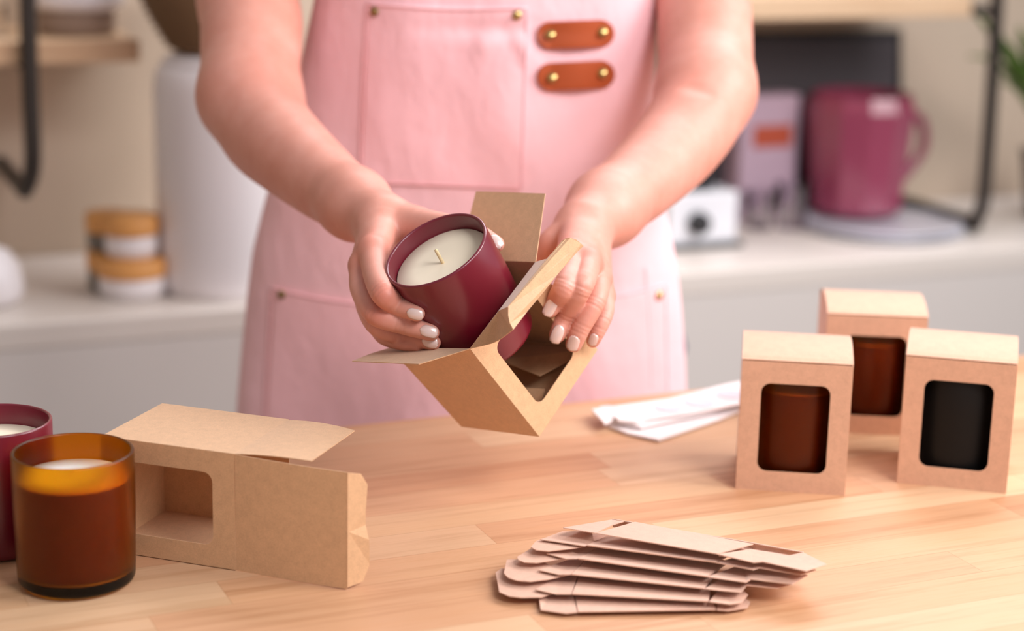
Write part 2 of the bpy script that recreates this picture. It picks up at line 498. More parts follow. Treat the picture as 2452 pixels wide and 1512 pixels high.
# the carton lying on its side
a = G(565, 1368); b = G(835, 1410)
d = (b-a).normalized(); n = Vector((-d.y, d.x, 0))
W, HH, DP = 0.0865, 0.105, 0.088
o = a
root = thing('open_gift_box', 'open kraft box lying on its side behind the amber candle, window facing forward', 'box', o)
L = o-d*HH
z = UP*W
zz = UP*0.0008
hole_l = (0.155, 0.185, 0.835, 0.815, 0.072, 0.085)
mk('front_panel', *panel_vf(L+zz, o+zz, o+z, L+z, hole_l), M['kraft'], root, solid=TH, off=0)
back = merge(panel_vf(o+n*DP+zz, L+n*DP+zz, L+n*DP+z, o+n*DP+z),
             panel_vf(L+zz, L+n*DP+zz, o+n*DP+zz, o+zz),
             panel_vf(L+z, o+z, o+n*DP+z, L+n*DP+z),
             panel_vf(L+zz, L+z, L+n*DP+z, L+n*DP+zz))
mk('carton_body', *back, M['kraft'], root, solid=TH, off=0)
lid_end = o+d*0.083
vs, fs = [], []
K = 14
for i in range(K+1):
    s = i/K
    q = o+d*(0.086*s)-n*(0.0012*math.sin(math.pi*s))+zz
    if i: q = q+d*0.0
    zt = UP*(-0.001*s)
    q = q-n*0.003*s
    vs += [q+d*0.0004, q+z-zz+zt+d*0.0004]
for i in range(K): fs.append((2*i, 2*i+2, 2*i+3, 2*i+1))
mk('lid', vs, fs, M['kraft'], root, solid=TH, off=0)
# creased tuck flap bent backwards at the end of the lid
le = o+d*0.0866-n*0.003+zz
dirs = (d*0.35+n*0.55).normalized()
tv = [le+UP*0.001, le+z-UP*0.002, le+z-UP*0.005+dirs*0.011, le+z*0.84+dirs*0.0165, le+z*0.62+dirs*0.0150, le+z*0.50+dirs*0.0140+n*0.002,
      le+z*0.38+dirs*0.0195-n*0.003, le+z*0.16+dirs*0.0185, le+z*0.03+dirs*0.013]
mid = [le+z*0.86+dirs*0.004, le+z*0.48+dirs*0.001, le+z*0.2+dirs*0.004]
tv += mid
mk('tuck_flap', tv, [(1,9,3,2),(1,10,9),(9,10,4,3),(10,5,4),(10,6,5),(1,0,10),(0,11,10),(10,11,7,6),(0,8,7,11)], M['kraft'], root, solid=TH, off=0)
# upper and rear dust flaps
def dust(p, q, out, dep, droop, name='dust_flap'):
    vs, fs = [], []; K = 8
    for i in range(K+1):
        s = i/K
        off = out*dep*s+droop*(s*s)
        ins = (q-p).normalized()*(0.001+0.004*s)
        far = (q-p).normalized()*(0.002+0.012*max(0, s-0.15)**1.6)
        vs += [p+off+ins*0.3, q+off-far]
    for i in range(K): fs.append((2*i, 2*i+2, 2*i+3, 2*i+1))
    return mk(name, vs, fs, M['kraft'], root, solid=TH, off=0)
dust(o+z, o+z+n*DP, (d+UP*0.10).normalized(), 0.058, UP*-0.004)
dust(o+n*0.003+zz, o+n*DP+zz, (d+n*0.12).normalized(), 0.052, UP*0.001)

# ------------------------------------------------------------------ the carton held in the hand
A_ = P(1125, 836, 1.376); u = camdir(0.5, -0.643, -0.58)
bx = {}
bx['A'] = A_
bx['D'] = P(1283, 628, 1.411)
bx['B'] = P(1291, 1046, 1.436)
bx['C'] = P(1430, 838, 1.472)
bx['E'] = P(934, 834, 1.440)
bx['F'] = P(1105, 1022, 1.500)
bx['H'] = P(1098, 622, 1.475)
bx['I'] = P(1245, 815, 1.536)
hr = thing('held_gift_box', 'open kraft box with a cut out window held tilted, a burgundy candle sliding into it', 'box', bx['B'])
A, B, C, D, E_, F_, H_, I_ = (bx[k] for k in 'ABCDEFHI')
mk('front_panel', *panel_vf(B, C, D, A, (0.185, 0.17, 0.80, 0.835, 0.085, 0.072)), M['kraft'], hr, solid=TH, off=0)
body = merge(panel_vf(F_, B, A, E_), panel_vf(C, I_, H_, D), panel_vf(I_, F_, E_, H_), panel_vf(F_, I_, C, B))
mk('carton_body', *body, M['kraft'], hr, solid=TH, off=0)
# left dust flap, towards the viewer
q1 = P(1003, 873, 1.348); q2 = PL(843, 866, A, (E_-A).cross(q1-A).normalized())
fl = [A, E_, E_.lerp(q2, 0.12)+(E_-A).normalized()*0.001, E_.lerp(q2, 0.45)+(E_-A).normalized()*0.003, q2, q1]
mk('dust_flap', fl, [tuple(range(6))], M['kraft'], hr, solid=TH, off=0)
# far dust flap, standing up
q3 = P(1306, 464, 1.442); q4 = PL(1140, 459, D, (H_-D).cross(q3-D).normalized())
vs, fs = [], []
for i in range(7):
    s = i/6
    vs += [D.lerp(q3, s), H_.lerp(q4, s)]
for i in range(6): fs.append((2*i, 2*i+2, 2*i+3, 2*i+1))
mk('dust_flap', vs, fs, M['kraft'], hr, solid=TH, off=0)
# lid reaching towards the viewer, bowed, and its tuck flap
K2, K1, Wp = P(1308, 621, 1.360), P(1217, 735, 1.322), P(1228, 791, 1.320)
sideA = bez([A, P(1185, 820, 1.352), Wp], 6)
lidv = sideA+[K1, K2, D]
cen = P(1195, 745, 1.358)
lidv.append(cen)
m_ = len(lidv)-1
mk('lid', lidv, [(i, (i+1) % m_, m_) for i in range(m_)], M['kraft'], hr, solid=TH, off=0)
tk = [(1308,621,1.360),(1328,599,1.356),(1345,578,1.353),(1354,572,1.352),(1366,570,1.352),(1380,575,1.354),(1391,584,1.356),(1397,590,1.358),
      (1382,604,1.357),(1340,652,1.347),(1300,701,1.339),(1262,747,1.331),(1229,790,1.318),(1221,775,1.318),(1217,757,1.319),(1217,735,1.322)]
tkv = [P(*q) for q in tk]
mk('tuck_flap', tkv, [tuple(range(len(tkv)))], M['kraft'], hr, solid=TH, off=0)
# inner locking flaps of the base seen through the window
dn = (B-A).normalized()
def inn(u_, v_, h): # point inside: u along B->C, v along B->F, h up from the base
    p = B.lerp(C, u_)+(F_-B)*v_
    return p-dn*h
mk('base_flap', [inn(0.98,0.05,0.002), inn(0.98,0.95,0.002), inn(0.62,0.80,0.020), inn(0.55,0.30,0.012)], [(0,1,2,3)], M['kraft'], hr, solid=TH, off=0)
mk('base_flap', [inn(0.02,0.05,0.003), inn(0.02,0.95,0.003), inn(0.40,0.85,0.010), inn(0.45,0.2,0.008)], [(0,1,2,3)], M['kraft'], hr, solid=TH, off=0)

# ------------------------------------------------------------------ fanned stack of flattened cartons
def Z3(x, y, h):
    return G(1140+0.3589*x, 1220+0.3589*y, h)
flat = [  # near edge pts: left tip, left notch, main start, main end, right notch, (bump), right tip ; h
 dict(h=0.0290, L=[(580,125),(790,160)], m0=(800,162), m1=(1610,300), R=[(1850,358),(1910,352),(2200,415)], tip=(2340,370)),
 dict(h=0.0240, L=[(425,195),(530,210),(725,240)], m0=(740,242), m1=(1600,355), R=[(1850,398),(1890,384),(2165,432)], tip=(2270,395)),
 dict(h=0.0190, L=[(470,290),(600,325)], m0=(680,331), m1=(1540,450), R=[(1800,482),(1830,460),(2110,495)], tip=(2215,430)),
 dict(h=0.0140, L=[(415,400),(550,430)], m0=(635,436), m1=(1520,530), R=[(1768,549),(1806,502),(2010,522)], tip=(2110,490)),
 dict(h=0.0090, L=[(395,530),(530,560)], m0=(640,567), m1=(1550,617), R=[(1690,628),(1770,618)], tip=(1815,560)),
 dict(h=0.0040, L=[(420,590),(432,667),(600,690)], m0=(680,687), m1=(1600,672), R=[(1680,672),(1810,652)], tip=(1830,610)),
]
names = ['topmost flattened carton of the fanned stack on the table', 'second flattened carton from the top of the fanned stack',
         'third flattened carton from the top, in the fanned stack', 'fourth flattened carton down, middle of the fanned stack',
         'flattened carton just above the bottom one in the fanned stack', 'lowest flattened carton of the stack, nearest the camera']
backtabs = [None, [(575,150),(400,215),(365,255),(400,275),(480,282),(650,262)], [(370,262),(275,320),(280,340),(320,356),(400,360),(560,335)],
            [(205,340),(185,430),(215,460),(270,478),(360,485),(480,470)], [(165,400),(130,425),(155,555),(220,583),(300,592),(430,590)], None]
for i, fd in enumerate(flat):
    h = fd['h']
    m0, m1 = Z3(*fd['m0'], h), Z3(*fd['m1'], h)
    ee = (m1-m0); ee.z = 0; ee.normalize(); nn = Vector((-ee.y, ee.x, 0))
    hb = 0.0140-0.0026*i            # height of the rear edge
    hb = max(hb, 0.0010)
    root = thing('flattened_carton', names[i], 'carton', (m0.x, m0.y, 0), 'flattened kraft cartons in the fanned stack')
    dep = 0.060
    def back(p, s=0.0): 
        q = p+nn*dep+ee*s; q.z = hb; return q
    # main double panel (lower layer a little below)
    if i == 0:
        f0, f1 = Z3(1060, 87, 0.0205), Z3(1850, 235, 0.0240)
        mk('main_panel', [m0, m1, f1, f0], [(0,1,2,3)], M['kraft_flat_lit'], root, solid=0.0007, off=0)
        ra, rb, rc = Z3(905, 68, 0.0195), Z3(1862, 231, 0.0235), Z3(2180, 290, 0.0215)
        r2 = [p+nn*0.0025-UP*0.0005 for p in (ra, rb, rc)]
        r3 = [p+nn*0.003-UP*0.007 for p in (ra, rb, rc)]  # lip below the rear sliver, added to keep back light out of the gap
        mk('rear_panel', [ra, rb, rc]+r2+r3, [(0,1,4,3),(1,2,5,4),(3,4,7,6),(4,5,8,7)], M['kraft_flat_lit'], root, solid=0.0006, off=0)
        lf = [Z3(*q, h) for q in fd['L']]
        lp = [lf[0], m0-ee*0.0005, Z3(905, 108, 0.0225), Z3(985, 84, 0.0205), Z3(905, 72, 0.0195)]
        mk('end_flap', lp, [(0,1,2,3,4)], M['kraft_flat_lit'], root, solid=0.0006, off=0)
        rf = [Z3(1614, 303, 0.0285)]+[Z3(*q, 0.028) for q in fd['R']]+[Z3(*fd['tip'], 0.026)]+[Z3(2182,291,0.0215), Z3(2090,310,0.0225), Z3(1990,293,0.0230), Z3(1832,269,0.0240)]
        mk('end_flap', rf, [tuple(range(len(rf)))], M['kraft_flat_lit'], root, solid=0.0006, off=0)
        low = [m1-UP*0.0030+nn*0.004, Z3(2150,300,0.0150), Z3(1860,238,0.0160), m1-UP*0.0040+nn*0.020]
        mk('under_flap', low, [(0,1,2,3)], M['kraft_flat_lit'], root, solid=0.0006, off=0)
    else:
        b0, b1 = back(m0, 0.004), back(m1, 0.004)
        mk('main_panel', [m0, m1, b1, b0], [(0,1,2,3)], M['kraft_flat_lit'], root, solid=0.0007, off=0)
        dz = UP*0.0011
        mk('rear_panel', [m0-dz+nn*0.002, m1-dz+nn*0.002, b1-dz*0.8, b0-dz*0.8], [(0,1,2,3)], M['kraft_flat_lit'], root, solid=0.0006, off=0)
        lf = [Z3(*q, h) for q in fd['L']]
        bl = [back(m0, 0.003)-ee*0.0005, back(lf[0], 0.018)]
        # drop the flap slightly below the main panel
        sag = UP*0.0009
        poly = [p-sag for p in lf]+[m0-ee*0.0005-sag*0.3]+[bl[0]-sag*0.3, (bl[1]+bl[0])/2-sag]
        mk('end_flap', poly, [tuple(range(len(poly)))], M['kraft_flat_lit'], root, solid=0.0006, off=0)
        rf = [m1+ee*0.0006-sag*0.3]+[Z3(*q, h)-sag for q in fd['R']]+[Z3(*fd['tip'], h)-sag*1.5]
        tail = back(m1, 0.015)-sag*0.3
        rf += [Z3(*fd['tip'], h)*0.45+tail*0.55, tail]
        mk('end_flap', rf, [tuple(range(len(rf)))], M['kraft_flat_lit'], root, solid=0.0006, off=0)
    if backtabs[i]:
        hh_ = max(h-0.0030, 0.001)
        bt = [Z3(*q, hh_) for q in backtabs[i]]
        last, first = bt[-1], bt[0]
        bt = bt+[last+nn*0.012+ee*0.012, first+nn*0.008+ee*0.020]
        mk('tuck_flap', bt, [tuple(range(len(bt)))], M['kraft_flat_lit'], root, solid=0.0006, off=0)

# ------------------------------------------------------------------ sticker sheets
def sheet(pts, hs, label, dots, dm):
    root = thing('sticker_sheet', label, 'paper', G(*pts[0]), 'sticker sheets on the table')
    V = [G(p[0], p[1], h) for p, h in zip(pts, hs)]
    mk('paper', V, [tuple(range(len(V)))], M['paper'], root, solid=0.0018, off=-1)
    for (x, y, r) in dots:
        c = G(x, y, sum(hs)/len(hs)+0.0004)
        vs = [c+E*(r*math.cos(k/24*2*math.pi))+N*(r*math.sin(k/24*2*math.pi)) for k in range(24)]
        mk('round_sticker', vs, [tuple(range(24))], M['dot'], root, solid=0.0003, off=0)
    return root
sheet([(1577,1053),(1640,1032),(1720,1005),(1790,975),(1790,935),(1700,955),(1540,1010),(1455,1018),(1500,1036)], [0.003,0.003,0.003,0.003,0.003,0.003,0.003,0.003,0.003], 'lowest white sheet of the sticker pile, jutting nearest the camera', [], None)
sheet([(1535,1022),(1600,1008),(1700,986),(1800,958),(1800,920),(1700,945),(1470,985),(1462,1008)], [0.007]*8, 'middle white sheet of the sticker pile beside the kraft box', [], None)
sheet([(1448,1014),(1462,1008),(1470,995),(1482,1006),(1525,1010),(1550,1002),(1640,990),(1800,962),(1800,908),(1740,920),(1600,955),(1417,980)], [0.0105,0.0105,0.0125,0.011,0.0105,0.0105,0.0105,0.0105,0.0105,0.0105,0.0105,0.0115], 'topmost white sheet with pale round stickers, curled at its corner', [(1460,980,0.010),(1520,992,0.013),(1600,976,0.013),(1675,964,0.014),(1750,945,0.014)], None)

# ------------------------------------------------------------------ person: implicit surface
class Prim: pass
prims = []
def cone(pa, ra, pb, rb, grp='base', flat=None):
    q = Prim(); q.a = np.array(pa, float); q.b = np.array(pb, float); q.ra = ra; q.rb = rb; q.grp = grp
    q.flat = flat; prims.append(q)
ZO = [0.0]
def nd(px, py, Z, rpx): return (P(px, py, Z+ZO[0]), rpx*(Z+ZO[0])/F)
chain_id = [0]
def chain(nodes, grp='base', flat=None, sub=5):
    ns = [nd(*q) if len(q) == 4 else q for q in nodes]
    chain_id[0] += 1
    V4 = [np.array([*p, r]) for p, r in ns]
    if len(V4) == 2: sm = [V4[0], V4[1]]
    else:
        ext = [V4[0]*2-V4[1]]+V4+[V4[-1]*2-V4[-2]]; sm = []
        for i in range(1, len(ext)-2):
            a, b, c, d = ext[i-1:i+3]
            for k in range(sub):
                t = k/sub
                q = 0.5*((2*b)+(c-a)*t+(2*a-5*b+4*c-d)*t*t+(3*b-a-3*c+d)*t**3)
                sm.append(q*0.8+(b*(1-t)+c*t)*0.2)
        sm.append(V4[-1])
    for a, b in zip(sm[:-1], sm[1:]):
        cone(a[:3], a[3], b[:3], b[3], grp, flat); prims[-1].cid = chain_id[0]
    return ns
def dprim(q, X):
    ba = q.b-q.a; L2 = ba.dot(ba)+1e-12
    pa = X-q.a
    h = np.clip(pa@ba/L2, 0, 1)
    w = pa-h[:, None]*ba
    if q.flat is not None:
        n, k = q.flat; w = w+np.outer(w@n, n)*(k-1)
    return np.sqrt((w*w).sum(1))-(q.ra+(q.rb-q.ra)*h)
def smin(a, b, k):
    h = np.maximum(k-np.abs(a-b), 0)/k
    return np.minimum(a, b)-h*h*k*0.25
def sdf(X, act):
    ch = {}
    for q in act:
        d = dprim(q, X); key = (q.grp, getattr(q, 'cid', 0))
        ch[key] = np.minimum(ch[key], d) if key in ch else d
    base = np.full(len(X), 1.0); fg = {}
    for (g, c_), d in ch.items():
        if g == 'base': base = smin(base, d, 0.020)
    for (g, c_), d in ch.items():
        if g == 'm': base = smin(base, d, 0.009)
    for (g, c_), d in ch.items():
        if g not in ('base', 'm'): fg[g] = np.minimum(fg[g], d) if g in fg else d
    out = base
    for g, d in fg.items():
        r = smin(base, d, 0.006)
        out = smin(out, r, 0.0012) if out is not base else r
    for (cp, cn, dep, sig, rad, side) in creases:
        w = X-cp; r2 = (w*w).sum(1)
        m = r2 < (rad*1.6)**2
        if m.any():
            tt = w[m]@cn; s = np.clip(w[m]@side/rad*2+0.3, 0, 1)
            out[m] = out[m]+dep*np.exp(-(tt/sig)**2)*s*np.clip(1.6-np.sqrt(r2[m])/rad, 0, 1)
    return out
creases = []

NB = np.array(camdir(0, 0, 1))
# --- left of the picture: arm and hand round the candle
sh_l = (Vector((-0.175, 1.90, 0.50)), 0.052)
chain([sh_l, (P(607, -60, 1.80), 0.049), nd(603, 60, 1.77, 122), nd(600, 150, 1.745, 119), nd(598, 225, 1.72, 118)])
chain([nd(598, 235, 1.715, 116), nd(640, 315, 1.68, 113), nd(690, 365, 1.64, 105), nd(780, 440, 1.585, 91), nd(850, 490, 1.54, 78)])
chain([nd(850, 490, 1.54, 76), nd(915, 530, 1.495, 68)], flat=(NB, 1.15))
# metacarpals
ZO[0] = 0.012
mI, mM, mR, mP_ = nd(893, 600, 1.425, 34), nd(868, 636, 1.428, 31), nd(876, 690, 1.445, 29), nd(892, 735, 1.458, 26)
wr = P(915, 528, 1.497)
for mm, dx in ((mI, 20), (mM, 0), (mR, -5), (mP_, -5)):
    chain([(P(905+dx, 535, 1.495), 36*1.49/F*1.05), mm], 'm')
chain([nd(915, 560, 1.490, 50), nd(905, 660, 1.478, 38)], 'm')
# fingers
def jz(px, py, r):
    """depth of the candle's near surface at a pixel, less the finger radius"""
    d = np.array(ray(px, py)); o = np.array(CP)-np.array(jr); ax = np.array(JAX)
    dp = d-ax*(d@ax); op = o-ax*(o@ax)
    a_, b_, c_ = dp@dp, 2*dp@op, op@op-JR**2
    disc = b_*b_-4*a_*c_
    if disc < 0: return 1.39-ZO[0]
    t = (-b_-math.sqrt(disc))/(2*a_)
    return t-r*t/F*0.98-ZO[0]
nails = []
def finger(grp, nodes, nail=None, knuck=()):
    ns = chain(nodes, grp)
    for k in knuck:
        p, r = ns[k]; pp = ns[max(k-1, 0)][0]; pn = ns[min(k+1, len(ns)-1)][0]
        t = (pn-pp).normalized(); side = NB-np.array(t)*(NB@np.array(t)); side /= np.linalg.norm(side)
        for off in (-0.0032, 0.0, 0.0030):
            creases.append((np.array(p)+np.array(t)*off, np.array(t), 0.00065, 0.0008, r, side))
    if nail: nails.append(nail)
finger('fLi', [mI, nd(899, 655, 1.398, 31), nd(918, 703, 1.372, 31), nd(950, 729, jz(950,729,27), 27), nd(998, 750, jz(998,750,20), 20.5)], None, (2, 3))
finger('fLm', [mM, nd(866, 690, 1.410, 29), nd(898, 752, 1.385, 28), nd(965, 776, jz(990,772,26)+0.004, 25.5), nd(1031, 796, jz(1031,796,21), 21.5)], None, (2, 3))
finger('fLr', [mR, nd(878, 735, 1.425, 26), nd(905, 783, 1.400, 25), nd(970, 806, jz(1010,800,24)+0.010, 23.5), nd(1036, 819, jz(1036,819,20), 20.5)], None, (2, 3))
finger('fLp', [mP_, nd(900, 775, 1.440, 22), nd(920, 806, 1.420, 21), nd(962, 822, 1.402, 18), nd(1000, 828, 1.394, 15)], None)
# thumb behind the rim
chain([nd(930, 525, 1.492, 50), nd(1000, 543, 1.476, 45)], 'm')
finger('fLt', [nd(985, 540, 1.474, 46), nd(1075, 545, 1.447, 32), nd(1140, 559, 1.430, 25), nd(1188, 585, 1.410, 20)])
ZO[0] = 0.0
# --- right of the picture: arm and hand on the carton
sh_r = (Vector((0.215, 1.93, 0.50)), 0.052)
chain([sh_r, (P(1686, -60, 1.82), 0.046), nd(1688, 50, 1.79, 113), nd(1690, 150, 1.765, 113), nd(1692, 215, 1.74, 111)])
chain([nd(1690, 220, 1.74, 111), nd(1660, 290, 1.71, 111), nd(1610, 358, 1.68, 106), nd(1525, 440, 1.625, 95), nd(1450, 500, 1.582, 85)])
chain([nd(1450, 500, 1.582, 83), nd(1398, 545, 1.537, 72)], flat=(NB, 1.12))
ZO[0] = -0.030
nI, nM_, nR, nP = nd(1368, 608, 1.485, 34), nd(1407, 628, 1.480, 33), nd(1433, 665, 1.490, 30), nd(1446, 708, 1.505, 25)
for mm, dx, dy in ((nI, -22, 0), (nM_, -5, 0), (nR, 12, 8), (nP, 24, 18)):
    chain([(P(1398+dx, 548+dy, 1.533), 36*1.53/F), mm], 'm')
chain([nd(1400, 565, 1.560, 50), nd(1410, 650, 1.525, 36)], 'm')
pn_ = (C-B).cross(A-B).normalized()
def fz(px, py, r):
    q = PL(px, py, B, pn_); z_ = proj(q)[2]
    return z_-r*z_/F*1.08-ZO[0]
finger('fRi', [nI, nd(1366, 650, 1.462, 29), nd(1352, 688, min(fz(1352,688,27), 1.445), 28), nd(1332, 720, fz(1332,720,24), 24.5), nd(1318, 741, fz(1318,741,20)+0.001, 20)], None, (2, 3))
finger('fRm', [nM_, nd(1402, 662, 1.458, 29), nd(1389, 693, 1.448, 28.5), nd(1354, 758, fz(1354,758,24), 24.5), nd(1335, 801, fz(1335,801,20)+0.001, 20.5)], None, (2, 3))
finger('fRr', [nR, nd(1432, 698, 1.472, 27), nd(1421, 729, 1.463, 26.5), nd(1390, 787, 1.462, 23.5), nd(1374, 824, 1.466, 20.5)], None, (2, 3))
finger('fRp', [nP, nd(1450, 738, 1.490, 22), nd(1445, 762, 1.482, 21), nd(1431, 795, 1.480, 18.5), nd(1420, 817, 1.483, 16.5)], None, (2, 3))
chain([nd(1375, 560, 1.560, 46), nd(1325, 588, 1.552, 38)], 'm')
finger('fRt', [nd(1335, 582, 1.555, 38), nd(1290, 620, 1.560, 30), nd(1262, 665, 1.585, 26), nd(1255, 700, 1.600, 20)])
# shoulders and upper chest join both arms
ZO[0] = 0.0
cone(sh_l[0], 0.05, Vector((-0.09, 1.93, 0.54)), 0.055); cone(sh_r[0], 0.05, Vector((0.13, 1.93, 0.54)), 0.055)
cone(Vector((-0.09, 1.93, 0.54)), 0.055, Vector((0.13, 1.93, 0.54)), 0.055)
cone(Vector((0.02, 1.94, 0.56)), 0.05, Vector((0.02, 1.94, 0.63)), 0.05)

for (q, dpt) in (((650,150,1.66,60), 0.008), ((1630,195,1.68,60), 0.008)):
    p, r = nd(*q); tn = np.array(camdir(-0.35 if q[0] < 1000 else 0.35, 1, 0)); creases.append((np.array(p), tn, dpt, 0.006, r, NB))

def surface_nets(vox=0.0009, NBk=24):
    lo = np.min([np.minimum(q.a-q.ra, q.b-q.rb) for q in prims], 0)-0.01
    hi = np.max([np.maximum(q.a+q.ra, q.b+q.rb) for q in prims], 0)+0.01
    nb = np.ceil((hi-lo)/(vox*NBk)).astype(int)
    I = np.stack(np.meshgrid(*[np.arange(k) for k in nb], indexing='ij'), -1).reshape(-1, 3)
    cen = lo+(I+0.5)*vox*NBk
    half = vox*NBk*math.sqrt(3)/2
    D0 = np.stack([dprim(q, cen) for q in prims], 1)
    mn = D0.min(1)
    # also skip blocks deep inside
    keep = (mn < half+0.014) & (mn > -half*2.2-0.012)
    keys, poss, quads = [], [], []
    BIG = 1 << 20
    r = np.arange(-1, NBk+1)            # grid points -1..NBk
    gx = np.stack(np.meshgrid(r, r, r, indexing='ij'), -1).reshape(-1, 3)
    S = len(r)
    corners = np.array([[i, j, k] for i in (0,1) for j in (0,1) for k in (0,1)])
    for bi in np.nonzero(keep)[0]:
        act = [q for q, dd in zip(prims, D0[bi]) if dd < (half*1.3+0.048 if q.grp in ('base', 'm') else half+0.014)]
        if not act: continue
        g0 = I[bi]*NBk
        X = lo+(g0+gx)*vox
        d = sdf(X, act).reshape(S, S, S)
        if d.min() > 0 or d.max() < 0: continue
        ins = d < 0
        # cells from -1 .. NBk-1
        cs = np.stack([ins[a:S-1+a, b:S-1+b, c:S-1+c] for a, b, c in corners], -1)
        cnt = cs.sum(-1); ac = (cnt > 0) & (cnt < 8)
        ci = np.argwhere(ac)
        dv = np.stack([d[a:S-1+a, b:S-1+b, c:S-1+c] for a, b, c in corners], -1)[ac]
        acc = np.zeros((len(ci), 3)); num = np.zeros(len(ci))
        for p in range(8):
            for ax in range(3):
                if corners[p][ax] == 0:
                    q_ = p | (4, 2, 1)[ax]
                    a_, b_ = dv[:, p], dv[:, q_]
                    cr = (a_ < 0) != (b_ < 0)
                    t = a_/(a_-b_+1e-20)
                    pos = np.tile(corners[p].astype(float), (len(ci), 1)); pos[:, ax] += t
                    acc[cr] += pos[cr]; num[cr] += 1
        loc = ci-1+acc/num[:, None]
        gk = ci-1+g0+4
        keys.append((gk[:, 0].astype(np.int64)*BIG+gk[:, 1])*BIG+gk[:, 2]); poss.append(lo+(g0+loc)*vox)
        # edges with base point in 0..NBk-1
        for ax in range(3):
            o1, o2 = [(1, 2), (2, 0), (0, 1)][ax]
            sl = [slice(1, NBk+1)]*3; sl2 = list(sl); sl2[ax] = slice(2, NBk+2)
            if S < NBk+2: pass
            a_ = ins[tuple(sl)]; b_ = ins[tuple(sl2)] if NBk+2 <= S else None
            cr = np.argwhere(a_ != b_)
            if not len(cr): continue
            fl = a_[tuple(cr.T)]
            base_ = cr+g0+4
            def key(off1, off2):
                k_ = base_.copy(); k_[:, o1] -= off1; k_[:, o2] -= off2
                return (k_[:, 0].astype(np.int64)*BIG+k_[:, 1])*BIG+k_[:, 2]
            qd = np.stack([key(1, 1), key(0, 1), key(0, 0), key(1, 0)], 1)
            qd[~fl] = qd[~fl][:, ::-1]
            quads.append(qd)
    keys = np.concatenate(keys); poss = np.concatenate(poss); quads = np.concatenate(quads)
    uk, idx = np.unique(keys, return_index=True)
    V = poss[idx]
    ok = np.isin(quads, uk).all(1)
    Q = np.searchsorted(uk, quads[ok])
    return V, Q
Vb, Qb = surface_nets()
def relax(V, Q, it=14):
    fn = np.array([[*q.a, q.ra] for q in prims if q.grp not in ('base', 'm')])
    w = np.ones(len(V))
    for f_ in fn:
        d_ = np.sqrt(((V-f_[:3])**2).sum(1)); w = np.minimum(w, np.clip((d_-0.017)/0.012, 0, 1))
    e0 = np.concatenate([Q[:, [0, 1]], Q[:, [1, 2]], Q[:, [2, 3]], Q[:, [3, 0]]])
    w0 = w
    deg = np.bincount(e0[:, 0], minlength=len(V)).astype(float)+np.bincount(e0[:, 1], minlength=len(V))
    for k in range(it):
        w = np.maximum(w0, 0.8) if k < 8 else w0
        lam = 0.62 if k % 2 == 0 else -0.55
        acc = np.stack([np.bincount(e0[:, 0], V[e0[:, 1], a], len(V))+np.bincount(e0[:, 1], V[e0[:, 0], a], len(V)) for a in range(3)], 1)
        V = V+(acc/deg[:, None]-V)*lam*w[:, None]
    return V
bmf = bmesh.new()
tmp = bpy.data.meshes.new('tmp'); tmp.from_pydata(Vb.tolist(), [], Qb.tolist()); bmf.from_mesh(tmp)
bd = [e_ for e_ in bmf.edges if e_.is_boundary]
if bd:
    bmesh.ops.holes_fill(bmf, edges=bd, sides=0)
    big = [f_ for f_ in bmf.faces if len(f_.verts) > 4]
    if big: bmesh.ops.triangulate(bmf, faces=big)
    extra = [[v_.index for v_ in f_.verts] for f_ in bmf.faces if f_.index >= len(Qb) or f_.index < 0]
    bmf.faces.index_update()
bmf.verts.index_update(); bmf.faces.index_update()
Tb = [[v_.index for v_ in f_.verts] for f_ in list(bmf.faces)[len(Qb):]]
bmf.free(); bpy.data.meshes.remove(tmp)
Vb = relax(Vb, Qb, 60)
person_loc = Vector((0.02, 1.90, FLOOR))
person = thing('person', 'person in a pink apron with bare arms, fitting a burgundy candle into an open box', 'person', person_loc)
me = bpy.data.meshes.new('body')
me.from_pydata((Vb-np.array(person_loc)).tolist(), [], Qb.tolist()+Tb)
me.update(); me.polygons.foreach_set('use_smooth', np.ones(len(me.polygons), bool))
body_o = bpy.data.objects.new('body', me); COL.objects.link(body_o); body_o.parent = person
me.materials.append(M['skin'])
# skin is naturally redder over fingertips, knuckles and elbow folds
spots = [(q[0], q[1]*1.35, 0.55) for q in (mI, mM, nI, nM_, nR, nP)]
for q in [(1000,751,1.345,24),(1036,797,1.35,24),(1040,821,1.36,24),(898,752,1.385,28),(918,703,1.372,30),(1316,745,1.44,24),(1333,806,1.45,24),(1374,828,1.466,24),(1420,822,1.48,20),
          (1352,688,1.445,26),(1389,690,1.448,26),(1421,727,1.463,26),(1352,758,1.45,22),(1390,787,1.46,22),(1198,600,1.44,22),(1310,600,1.54,50),(640,150,1.66,60),(1630,190,1.68,60)]:
    p, r = nd(*q); spots.append((p, r*1.1, 0.55 if q[3] < 45 else 0.3))
fl_ = np.zeros(len(Vb))
for p, r, s in spots:
    d2 = ((Vb-np.array(p))**2).sum(1); fl_ = np.maximum(fl_, s*np.exp(-d2/(r*r)*0.8))
at = me.attributes.new('flush', 'FLOAT', 'POINT'); at.data.foreach_set('value', fl_.astype(np.float32))

